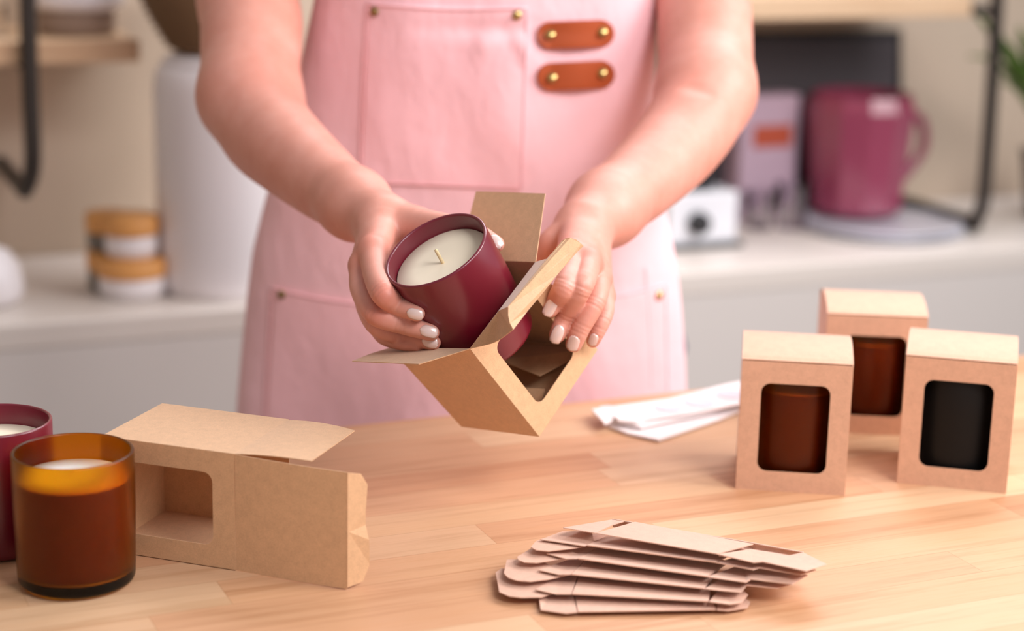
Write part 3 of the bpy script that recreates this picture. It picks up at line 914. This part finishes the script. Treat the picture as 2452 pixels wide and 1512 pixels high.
# nails: conformal patches on the skin
def nail(cx, cy, tx, ty, width, length, Z, toward=(0, 0, 1), rnd=0.8, lift=0.0002):
    """centre pixel, pixel direction of the fingertip, sizes in px"""
    act = prims
    s = Z/F
    v_ = np.array(ray(cx, cy)); v_ /= np.linalg.norm(v_)
    c = np.array(P(cx, cy, Z-0.03))
    acts = [q for q in prims if dprim(q, np.array(P(cx, cy, Z))[None])[0] < 0.06]
    for _ in range(80): c = c+v_*sdf(c[None], acts)[0]*0.8
    g = np.array([sdf((c+e_)[None], acts)[0]-sdf((c-e_)[None], acts)[0] for e_ in np.eye(3)*0.0015]); g /= np.linalg.norm(g)
    n = g*0.85+np.array(camdir(*toward))*0.15; n /= np.linalg.norm(n)
    t = np.array(CR @ Vector((tx, -ty, 0)).normalized())
    t = t-n*(t@n); t /= np.linalg.norm(t)
    b = np.cross(n, t)
    act = [q for q in prims if dprim(q, c[None])[0] < 0.03]
    nu, nv = 13, 15
    pts = []
    for j in range(nv):
        vv = -1+2*j/(nv-1)
        if vv < 0: w = (1-abs(vv)**3.0)**0.5
        else: w = (1-abs(vv)**9)**0.5*(1-0.14*vv*vv)
        w = max(w, 0.02)
        for i in range(nu):
            uu = -1+2*i/(nu-1)
            pts.append(c+t*(vv*length/2*s)+b*(uu*w*width/2*s))
    X = np.array(pts); O = X+n*0.006; dist = np.zeros(len(X))
    for _ in range(50):
        q = O-n*dist[:, None]
        dist = np.minimum(dist+sdf(q, act)*0.8, 0.016)
    surf = dist.copy().reshape(nv, nu)
    # free edge: keep the nail from dropping over the fingertip
    curve = np.array([0.17*width*s*abs(-1+2*i/(nu-1))**2.2 for i in range(nu)])
    wmid = np.linspace(-1, 1, nv)
    good = (surf[:, nu//2] < 0.0155) & (np.abs(wmid) < 0.85)
    if good.sum() < 4:
        print('NAIL MISS', cx, cy, surf[:, nu//2]); return
    cf_ = np.polyfit(wmid[good], surf[good, nu//2], 2); cf_[0] = min(max(cf_[0], -0.0001), 0.0012)
    ctr = np.polyval(cf_, wmid)[:, None]
    surf = ctr+curve[None]
    dd = surf.ravel()
    top = O-n*(dd-lift)[:, None]
    vs = [Vector(p) for p in top]
    fs = []
    for j in range(nv-1):
        for i in range(nu-1):
            a_ = j*nu+i; fs.append((a_, a_+1, a_+nu+1, a_+nu))
    mk('fingernail', vs, fs, M['nail'], person, smooth=True, solid=0.0006, off=-1)
nail(993, 753, 1, 0.22, 25, 40, 1.345, (0.1, -0.05, 1))
nail(1026, 794, 1, 0.28, 27, 43, 1.35, (0.15, -0.0, 1))
nail(1028, 821, 1, 0.20, 25, 40, 1.36, (0.15, -0.1, 1))
nail(1188, 577, 0.62, 0.9, 24, 38, 1.417, (0.40, 0.25, 1))
nail(1317, 737, -0.52, 0.9, 27, 43, 1.43, (-0.1, 0.1, 1))
nail(1334, 801, -0.38, 0.9, 27, 45, 1.44, (-0.05, 0.1, 1))
nail(1372, 823, -0.35, 0.9, 27, 38, 1.45, (0, 0.15, 1))
nail(1420, 815, -0.35, 0.9, 20, 30, 1.46, (0.1, 0.15, 1))

# ------------------------------------------------------------------ apron
_T = []
for (py, xl, xr, yd) in ((1130,556,1652,1.862),(990,565,1648,1.858),(850,577,1642,1.855),(720,591,1632,1.852),(620,604,1620,1.850),(520,628,1598,1.849),(420,655,1582,1.848),
                     (320,682,1573,1.847),(220,708,1566,1.846),(120,730,1567,1.844),(20,752,1572,1.843),(-80,770,1572,1.842),(-250,800,1540,1.846)):
    d1, d2 = ray(xl, py), ray(xr, py)
    q1, q2 = CP+d1*(1.84/d1.y), CP+d2*(1.84/d2.y)
    _T.append(((q1.z+q2.z)/2, (q2.x-q1.x)/2, (q2.x+q1.x)/2, yd))
_T = [(-0.7, _T[0][1]*1.04, _T[0][2], 1.88)]+_T
def ap_rows(z):
    T = _T
    for a_, b_ in zip(T[:-1], T[1:]):
        if z <= b_[0] or b_ is T[-1]:
            s = min(max((z-a_[0])/(b_[0]-a_[0]), 0), 1)
            return [a_[k]*(1-s)+b_[k]*s for k in (1, 2, 3)]
def fold(x, z):
    f = 0.0032*math.sin(x*21+z*9)*math.sin(z*13+1.0+x*7)
    f += 0.0018*math.sin(x*55+z*17+math.sin(z*31))*math.exp(-((z-0.30)/0.12)**2)
    f += 0.0055*math.exp(-((z+0.02)/0.10)**2)*math.sin(x*30+2.4+z*12)
    f -= 0.0035*math.exp(-((x+0.030-0.25*(z-0.33))/0.012)**2-((z-0.325)/0.016)**2)
    f -= 0.0030*math.exp(-((x-0.005+0.5*(z-0.32))/0.008)**2-((z-0.318)/0.018)**2)
    f += 0.0030*math.exp(-((x+0.02)/0.06)**2-((z-0.335)/0.008)**2)
    f += 0.0025*math.sin((x*0.8+z*1.0)*70)*math.exp(-((x-0.13)/0.05)**2-((z-0.22)/0.06)**2)
    return f
def ap_y(x, z, off=0.0):
    hw, cx, yb = ap_rows(z)
    s = (x-cx)/hw
    s = max(min(s, 0.999), -0.999)
    y = yb-0.085*math.sqrt(1-abs(s)**2.3)+fold(x, z)-off
    return y
def ap_hit(px, py, off=0.0):
    d = ray(px, py); t = 1.75
    for _ in range(30):
        p = CP+d*t; y = ap_y(p.x, p.z, off); t += (y-p.y)/d.y*0.9
    return CP+d*t
vs, fs = [], []
nz, nx = 120, 110
for j in range(nz+1):
    z = -0.60+1.08*j/nz
    hw, cx, yb = ap_rows(z)
    for i in range(nx+1):
        a_ = -1+2*i/nx; s = math.sin(a_*math.pi/2)*0.999
        x = cx+hw*s; vs.append(Vector((x, ap_y(x, z), z)))
for j in range(nz):
    for i in range(nx):
        a_ = j*(nx+1)+i; fs.append((a_, a_+1, a_+nx+2, a_+nx+1))
apron = mk('apron', vs, fs, M['apron'], person, smooth=True, solid=0.0012, off=1)
def patch_grid(name, fn, nu, nv, m, parent, off, solid=0.0012, **kw):
    vs, fs = [], []
    for j in range(nv+1):
        for i in range(nu+1):
            x, y = fn(i/nu, j/nv); vs.append(ap_hit(x, y, off))
    for j in range(nv):
        for i in range(nu):
            a_ = j*(nu+1)+i; fs.append((a_, a_+1, a_+nu+2, a_+nu+1))
    return mk(name, vs, fs, m, parent, smooth=True, solid=solid, off=0, **kw)
def quad(c00, c10, c11, c01):
    return lambda u_, v_: tuple(c00[k]*(1-u_)*(1-v_)+c10[k]*u_*(1-v_)+c11[k]*u_*v_+c01[k]*(1-u_)*v_ for k in (0, 1))
patch_grid('chest_pocket', quad((862,437),(1249,452),(1262,20),(880,8)), 50, 60, M['pocket'], apron, 0.0026)
# raised hem rolls round the pocket
def seam(pts, r=0.0008, name='seam', off=0.0036):
    q = bez([Vector((x, y, 0)) for x, y in pts], 14)
    tube(name, [ap_hit(v_.x, v_.y, off) for v_ in q], r, M['pocket'], apron)
seam([(880,10),(1070,22),(1262,20)], 0.0013, 'pocket_hem'); seam([(862,437),(1050,443),(1249,452)]); seam([(1262,22),(1256,230),(1249,450)], 0.0006); seam([(880,10),(868,230),(862,437)], 0.0006)
def kang(u_, v_):
    x0 = 650-22*(1-v_); x1 = 1594+8*(1-v_); x = x0*(1-u_)+x1*u_
    top = 690+58*math.sin(math.pi*u_)**0.8-8*u_; bot = 1090
    return (x, bot*(1-v_)+top*v_)
patch_grid('lower_pocket', kang, 70, 40, M['pocket'], apron, 0.0028)
seam([kang(i/10, 1.0) for i in range(11)], 0.0011, 'pocket_hem', 0.0038)
seam([kang(1.0, i/6) for i in range(7)], 0.0009); seam([kang(0.0, i/6) for i in range(7)], 0.0007)
seam([(1546,640),(1556,800),(1560,930)], 0.0004)
def ap_normal(px, py, off=0):
    a_, b_, c_ = ap_hit(px, py, off), ap_hit(px+6, py, off), ap_hit(px, py+6, off)
    n_ = (b_-a_).cross(c_-a_).normalized()
    return n_ if n_.dot(ray(px, py)) < 0 else -n_
def dome(px, py, r, m, parent, off, flatk=0.6, tilt=(0,0)):
    c = ap_hit(px, py, off); n_ = ap_normal(px, py, off)+camdir(1,0,0)*tilt[0]+camdir(0,1,0)*tilt[1]
    prof = [(0, -0.001), (r*0.6, -0.001), (r*0.6, 0.0)]+[(r*math.cos(k*math.pi/16), 0.0006+r*flatk*math.sin(k*math.pi/16)) for k in range(9)]
    prof[-1] = (0, prof[-1][1])
    lathe('rivet', prof, m, parent, o=c, axis=n_.normalized(), n=28)
for x, y, m in ((897,28,M['dull_brass']),(1238,37,M['brass']),(675,705,M['dull_brass']),(1578,708,M['brass'])):
    dome(x, y, 0.0046, m, apron, 0.0038)
def strap(x0, y0, x1, y1, hw_):
    c0_, c1_ = Vector((x0, y0, 0)), Vector((x1, y1, 0)); d_ = (c1_-c0_).normalized(); p_ = Vector((-d_.y, d_.x, 0))
    vs, rows = [], []
    nu = 44
    L_ = (c1_-c0_).length
    for i in range(nu+1):
        s = (L_+2*hw_)*(0.5-0.5*math.cos(math.pi*i/nu))-hw_
        if s < 0: w = math.sqrt(max(hw_**2-s*s, 0))
        elif s > L_: w = math.sqrt(max(hw_**2-(s-L_)**2, 0))
        else: w = hw_
        w = max(w, 0.3)
        bow = 0.004*math.sin(math.pi*min(max(s/L_, 0), 1))
        for k in range(7):
            q = c0_+d_*s+p_*(w*(k/3-1)); vs.append(ap_hit(q.x, q.y, 0.0045+bow))
    fs = []
    for i in range(nu):
        for k in range(6):
            a_ = i*7+k; fs.append((a_, a_+1, a_+8, a_+7))
    o_ = mk('leather_strap', vs, fs, M['leather'], apron, smooth=True, solid=0.0024, off=0, bevel=0.0006)
    return o_
s1 = strap(1318, 85, 1438, 80, 32); s2 = strap(1320, 184, 1438, 178, 33)
for s_, pts in ((s1, ((1317,83),(1442,77))), (s2, ((1321,186),(1442,175)))):
    for (x, y) in pts:
        c = ap_hit(x, y, 0.0065)
        prof = [(0, 0.0)]+[(0.0052, 0.0), (0.0052, 0.0008)]+[(0.0052*math.cos(k*math.pi/16), 0.0008+0.0032*math.sin(k*math.pi/16)) for k in range(1, 9)]
        prof[-1] = (0, prof[-1][1])
        n_ = (ap_normal(x, y)+camdir(-0.15, 0.25, 0)*0.6).normalized()
        # rivets are third level: child of the apron beside its strap
        lathe('strap_rivet', prof, M['brass'], apron, o=c, axis=n_, n=28)
# shirt: closed torso behind the apron
vs, fs = [], []
nz, nx = 46, 48
for j in range(nz+1):
    z = -0.12+0.66*j/nz
    hw, cx, yb = ap_rows(z); hw -= 0.012
    sh_ = 1.0 if z < 0.40 else 1-0.25*((z-0.40)/0.14)**2
    for i in range(nx):
        a_ = 2*math.pi*i/nx
        vs.append(Vector((cx+hw*sh_*math.cos(a_), yb+0.02+(0.080 if math.sin(a_) < 0 else 0.095)*sh_*math.sin(a_), z)))
for j in range(nz):
    for i in range(nx):
        k = (i+1) % nx; fs.append((j*nx+i, j*nx+k, (j+1)*nx+k, (j+1)*nx+i))
fs.append(tuple(range(nx-1, -1, -1))); fs.append(tuple(range(nz*nx, (nz+1)*nx)))
mk('shirt', vs, fs, M['shirt'], person, smooth=True)
tv1 = []
for sx in (-1, 1):
    v_, f_ = tube_vf([Vector((0.01+sx*0.085, 1.89, -0.05)), Vector((0.01+sx*0.088, 1.89, -0.35)), Vector((0.01+sx*0.088, 1.90, -0.60)), Vector((0.01+sx*0.09, 1.91, FLOOR+0.002))], [0.088, 0.082, 0.062, 0.055], 24)
    tv1.append((v_, f_))
hips = lathe_vf([(0, -0.14), (0.10, -0.13), (0.155, -0.06), (0.165, 0.0), (0.15, 0.05), (0, 0.06)], 40, Vector((0.01, 1.89, 0)))
hv = [Vector((p.x*1.05, 1.89+(p.y-1.89)*0.55, p.z)) for p in hips[0]]
mk('trousers', *merge(tv1[0], tv1[1], (hv, hips[1])), M['trousers'], person, smooth=True)

# ------------------------------------------------------------------ background
def W(px, py, dist):                    # on a plane parallel to the wall, dist in front of it
    return PL(px, py, wallp-N*dist, N)
def onc(px, py): return G(px, py, CZ)
def plain_jar(base, R, H, body_m, label, group=None, lid=None, lid_h=0.02, name='jar'):
    root = thing(name, label, 'jar', base, group)
    lathe('jar_body', [(0, 0), (R*0.85, 0), (R, R*0.2), (R, H-0.004), (R-0.003, H), (0, H)], body_m, root, o=base)
    if lid: lathe('lid', [(0, H+0.0003), (R*1.04, H+0.0003), (R*1.06, H+0.003), (R*1.06, H+lid_h-0.003), (R*1.02, H+lid_h), (0, H+lid_h)], lid, root, o=base)
    return root
# stacks of lidded jars
S = 2.9/F
g = 'bamboo lidded jars on the counter'
b0 = onc(318, 706)
sc = proj(b0)[2]/F
plain_jar(b0, 80*sc, 52*sc, M['white_paint'], 'larger white jar with bamboo lid at the bottom of the front stack', g, M['bamboo'], 42*sc)
b1_ = b0+UP*(96*sc)
plain_jar(b1_, 62*sc, 55*sc, M['white_paint'], 'smaller white jar with bamboo lid on top of the front stack', g, M['bamboo'], 44*sc)
b2 = onc(262, 690)
plain_jar(b2, 50*sc, 50*sc, M['dark_glass'], 'smoked glass jar with bamboo lid at the bottom of the rear stack', g, M['bamboo'], 45*sc)
plain_jar(b2+UP*(97*sc), 50*sc, 45*sc, M['dark_glass'], 'smoked glass jar with bamboo lid on top of the rear stack', g, M['bamboo'], 45*sc)
# tall white canister
b = onc(530, 690); sc = proj(b)[2]/F; R = 150*sc; H = 520*sc/0.97
root = thing('canister', 'tall white cylindrical canister standing on the counter behind the left arm', 'canister', b)
lathe('canister_body', [(0,0),(R*0.93,0),(R*0.96,0.01),(R,0.03),(R,H-0.03),(R*0.96,H-0.008),(R*0.88,H),(0,H)], M['white_paint'], root, o=b, n=80)
lathe('canister_lid', [(0,H+0.0005),(R*0.85,H+0.0005),(R*0.86,H+0.008),(R*0.7,H+0.014),(0,H+0.016)], M['white_paint'], root, o=b, n=80)
bb = b+UP*(H+0.0165)
wk = thing('wicker_basket', 'brown woven basket resting on top of the tall white canister', 'basket', bb)
prof = [(0,0),(0.055,0),(0.062,0.004)]
for k in range(1, 15):
    rr_ = 0.062+0.05*math.sin(k/14*math.pi/2)
    prof += [(rr_+0.0035, k*0.009), (rr_, k*0.009+0.0045)]
prof += [(0.104, 0.130), (0.06, 0.01), (0, 0.008)]
lathe('basket_body', prof, M['wicker'], wk, o=bb, n=48)
# white crock cut by the left edge
b = onc(-35, 725); sc = proj(b)[2]/F
cr_ = lathe('crock', [(0,0),(70*sc,0),(88*sc,12*sc),(92*sc,40*sc),(84*sc,90*sc),(60*sc,125*sc),(30*sc,138*sc),(30*sc,142*sc),(0,142*sc)], M['white_paint'], None, o=b)
setp(cr_, 'rounded white crock cut by the left edge of the picture', 'crock')

# left wall shelf
def wslab(name, pxa, pxb, ytop, d0, d1, th, m, parent):
    a_ = W(pxa, ytop, d1); b_ = W(pxb, ytop, d1); z_ = (a_.z+b_.z)/2
    a_.z = b_.z = z_
    c = (a_+b_)/2+N*((d1-d0)/2); c.z = z_-th/2
    v_, f_ = box_vf(c, (b_-a_)/2, N*((d1-d0)/2), UP*th/2)
    return mk(name, v_, f_, m, parent, bevel=0.002), z_
lr = W(340, 100, 0.22)
sl = thing('wall_shelf', 'wooden wall shelf with black tube bracket at upper left', 'shelf', (lr.x, lr.y, lr.z-0.03))
o_, zs = wslab('shelf_board', -420, 335, 102, 0.0, 0.22, 0.030, M['shelf'], sl)
def bracket(pts, parent, r=0.009):
    tube('bracket', bez(pts, 10), r, M['iron'], parent)
fr = 0.235
wb = W(75, 440, fr)
x_top, x_bot = W(66, -200, fr), W(78, 390, fr)
br_c = W(62, 452, fr-0.02); 
dn_ = x_bot
tube('bracket', bez([x_top, W(68, 40, fr), W(73, 220, fr), dn_, br_c, br_c+N*0.04+UP*-0.003+E*-0.0, br_c+N*0.215], 10), 0.0115, M['iron'], sl)
hb_ = W(52, 160, fr); tube('bracket_arm', [W(70,165,fr), W(70,165,fr)+N*0.22], 0.007, M['iron'], sl)
# jar and bowl on the shelf
b = W(185, 92, 0.12); b.z = zs
sc = proj(b)[2]/F
g1 = thing('storage_jar', 'squat glass storage jar of dry goods under a white lid on the left shelf', 'jar', b)
lathe('glass_body', [(0,0),(84*sc,0),(90*sc,6*sc),(90*sc,52*sc),(80*sc,58*sc),(0,58*sc)], M['grain'], g1, o=b)
lathe('white_lid', [(0,58.5*sc),(96*sc,58.5*sc),(112*sc,68*sc),(116*sc,90*sc),(112*sc,160*sc),(0,160*sc)], M['white_paint'], g1, o=b)
b = W(-10, 95, 0.14); b.z = zs
setp(lathe('glass_tumbler', [(0,0),(22*sc,0),(26*sc,70*sc),(24*sc,70*sc),(20*sc,4*sc),(0,4*sc)], M['clear'], None, o=b), 'clear tumbler at the far left end of the shelf', 'tumbler')

# right shelf and bracket
rr0 = W(2380, 20, 0.30)
sr = thing('wall_shelf', 'pale wooden wall shelf with tall black tube bracket at upper right', 'shelf', (rr0.x, rr0.y, rr0.z))
o_, zr = wslab('shelf_board', 1500, 2330, -8, 0.0, 0.28, 0.034, M['shelf'], sr)
fr = 0.30
tube('bracket', bez([W(2392, -220, fr), W(2388, 0, fr), W(2375, 220, fr), W(2362, 400, fr), W(2350, 500, fr), W(2325, 533, fr-0.01), W(2318, 530, fr-0.04), W(2318, 530, fr-0.04)+N*0.28], 10), 0.011, M['iron'], sr)
p = W(2385, 30, fr); tube('bracket_arm', [p, p+N*0.23], 0.009, M['iron'], sr)
# dark slate panel leaning on the wall
sp = [W(1700, 330, 0.03), W(2150, 300, 0.03), W(2152, 62, 0.012), W(1700, 105, 0.012)]
zb = onc(1900, 480).z
bl = W(1640, 480, 0.022); brr = W(2150, 480, 0.022)
for q in (bl, brr): q.z = CZ+0.010
tl, tr = W(1640, 108, 0.015), W(2152, 62, 0.015); tl.z = tr.z = (tl.z+tr.z)/2
sb = thing('blackboard', 'dark slate board in a black frame leaning on the wall under the right shelf', 'board', (bl+brr)/2)
mk('slate', [bl, brr, tr, tl], [(0,1,2,3)], M['slate'], sb, solid=0.006, off=0)
tube('frame', [bl, tl, tr, brr], 0.008, M['black_plastic'], sb)
# lilac carton with rust label
def cbox(name, px0, px1, pyb, pyt, dist, depth, m, label, cat, parent=None):
    a_ = W(px0, pyb, dist); b_ = W(px1, pyb, dist)
    c = (a_+b_)/2; e_ = (b_-a_).length/2
    h_ = (pyb-pyt)*proj(c)[2]/F/0.97
    root = thing(name, label, cat, (c.x, c.y, CZ))
    cc = Vector((c.x, c.y, CZ+h_/2+0.0003))+N*depth/2
    v_, f_ = box_vf(cc, E*e_, N*depth/2, UP*h_/2)
    mk('carton_body', v_, f_, m, root, bevel=0.003)
    return root, c, e_, h_
def depth_at(px, py):                     # distance from wall of a counter point
    return (wallp-onc(px, py)).dot(N)
root, c, e_, h_ = cbox('lilac_carton', 1765, 1900, 525, 235, depth_at(1850, 527), 0.05, M['lilac'], 'lilac card carton with a rust red label in front of the slate board', 'carton')
lc = Vector((c.x, c.y, CZ+h_*0.68))-N*0.0015
v_, f_ = box_vf(lc+E*0.004, E*e_*0.66, N*0.001, UP*h_*0.085); mk('label', v_, f_, M['rust'], root)
# faceted rose glass vessel with a handle
b = onc(2045, 530)+UP*(23.8*proj(onc(2045, 530))[2]/F+0.0006); sc = proj(b)[2]/F
rg = thing('glass_jug', 'large faceted rose glass jug standing before the slate board', 'jug', b)
pr = [(0,0),(95*sc,0),(112*sc,14*sc),(114*sc,60*sc),(122*sc,150*sc),(130*sc,250*sc),(120*sc,284*sc),(112*sc,284*sc),(118*sc,250*sc),(104*sc,60*sc),(98*sc,24*sc),(0,20*sc)]
v_, f_ = lathe_vf(pr, 12, b, UP); mk('jug_body', v_, f_, M['rose_glass'], rg)
lathe('candle_fill', [(0,21*sc),(96*sc,25*sc),(100*sc,60*sc),(0,60*sc)], M['rose_dark'], rg, o=b, n=12)
for k in range(5):
    aa = k*1.3
    pc = b+UP*(62+k*3)*sc+Vector((math.cos(aa), math.sin(aa), 0))*52*sc
    v_, f_ = lathe_vf([(0,0),(26*sc,0),(34*sc,80*sc),(24*sc,150*sc),(0,165*sc)], 7, pc, UP); mk('rose_petals', v_, f_, M['rose_dark'] if k % 2 else M['rose_glass'], rg)
hp = b+E*110*sc
tube('handle', bez([hp+UP*230*sc, hp+E*60*sc+UP*215*sc, hp+E*72*sc+UP*140*sc, hp+E*8*sc+UP*60*sc], 8), 12*sc, M['rose_glass'], rg)
# clear glasses
for (x, y, r_, h2, lb) in ((1815, 545, 38, 85, 'left one of the two small clear glasses beside the white appliance'), (1895, 545, 42, 105, 'right one of the two small clear glasses, nearer the rose jug')):
    b = onc(x, y)
    setp(lathe('drinking_glass', [(0,0),(r_*0.8*sc,0),(r_*sc,h2*sc),(r_*sc-0.0015,h2*sc),(r_*0.75*sc,5*sc),(0,5*sc)], M['clear'], None, o=b, n=40), lb, 'glass', 'small clear glasses on the counter')
# stacked silver trays
b = onc(2112, 550); sc = proj(b)[2]/F
for k in range(2):
    Rt = (195-6*k)*sc
    setp(lathe('silver_tray', [(0,0),(Rt*0.8,0),(Rt,10*sc),(Rt,13*sc),(Rt*0.97,13*sc),(Rt*0.78,5*sc),(0,5*sc)], M['silver'], None, o=b+UP*(k*10.5*sc), n=64),
         ('lower' if k == 0 else 'upper')+' round silver tray of the pair lying on the right of the counter', 'tray', 'silver trays on the counter')
# small chrome appliance with knob
root, c, e_, h_ = cbox('countertop_appliance', 1600, 1762, 590, 462, depth_at(1690, 592), 0.11, M['chrome'], 'small glossy white appliance with a black knob beside the right forearm', 'appliance')
kn = c+Vector((0,0,0)); kn.z = CZ+h_*0.47
lathe('knob', [(0,0),(0.0165,0),(0.018,0.003),(0.016,0.018),(0,0.019)], M['black_plastic'], root, o=kn-N*0.0005-E*0.012, axis=-N, n=32)
v_, f_ = box_vf(Vector((c.x,c.y,CZ+0.004))-N*0.006+N*0.055, E*(e_*1.06), N*0.066, UP*0.004); mk('foot_plate', v_, f_, M['black_plastic'], root, bevel=0.002)
cc = Vector((c.x, c.y, CZ+h_+0.0006))+N*0.055
lathe('pot', [(0,0),(0.040,0),(0.044,0.006),(0.046,0.040),(0.042,0.044),(0,0.046)], M['black_plastic'], root, o=cc)
# potted plant at right edge
b = onc(2520, 520)
pl = thing('potted_plant', 'green spiky leaved plant in a dark pot at the right edge', 'plant', b)
lathe('pot', [(0,0),(0.045,0),(0.062,0.11),(0.066,0.115),(0.060,0.115),(0.055,0.10),(0,0.10)], M['pot'], pl, o=b)
for k in range(15):
    a_ = math.pi*(0.55+0.95*k/14)+random.uniform(-0.2, 0.2); ln = random.uniform(0.17, 0.23)
    dr = E*math.cos(a_)*1.0-N*abs(math.sin(a_))*0.35
    dr.normalize()
    base_ = b+UP*0.10
    pts = [base_+dr*ln*s+UP*(ln*1.65*s-ln*0.75*s*s*(0.6+0.5*(k % 3)/2)) for s in [i/9 for i in range(10)]]
    vs, fs = [], []
    side = dr.cross(UP).normalized()
    for i, p in enumerate(pts):
        w = 0.017*math.sin(math.pi*min(1, (i+0.6)/9.6))**0.7+0.0005
        vs += [p-side*w, p+UP*-0.003, p+side*w]
    for i in range(9):
        fs += [(3*i,3*i+1,3*i+4,3*i+3),(3*i+1,3*i+2,3*i+5,3*i+4)]
    mk('leaf', vs, fs, M['leaf'], pl, smooth=True, solid=0.0008)
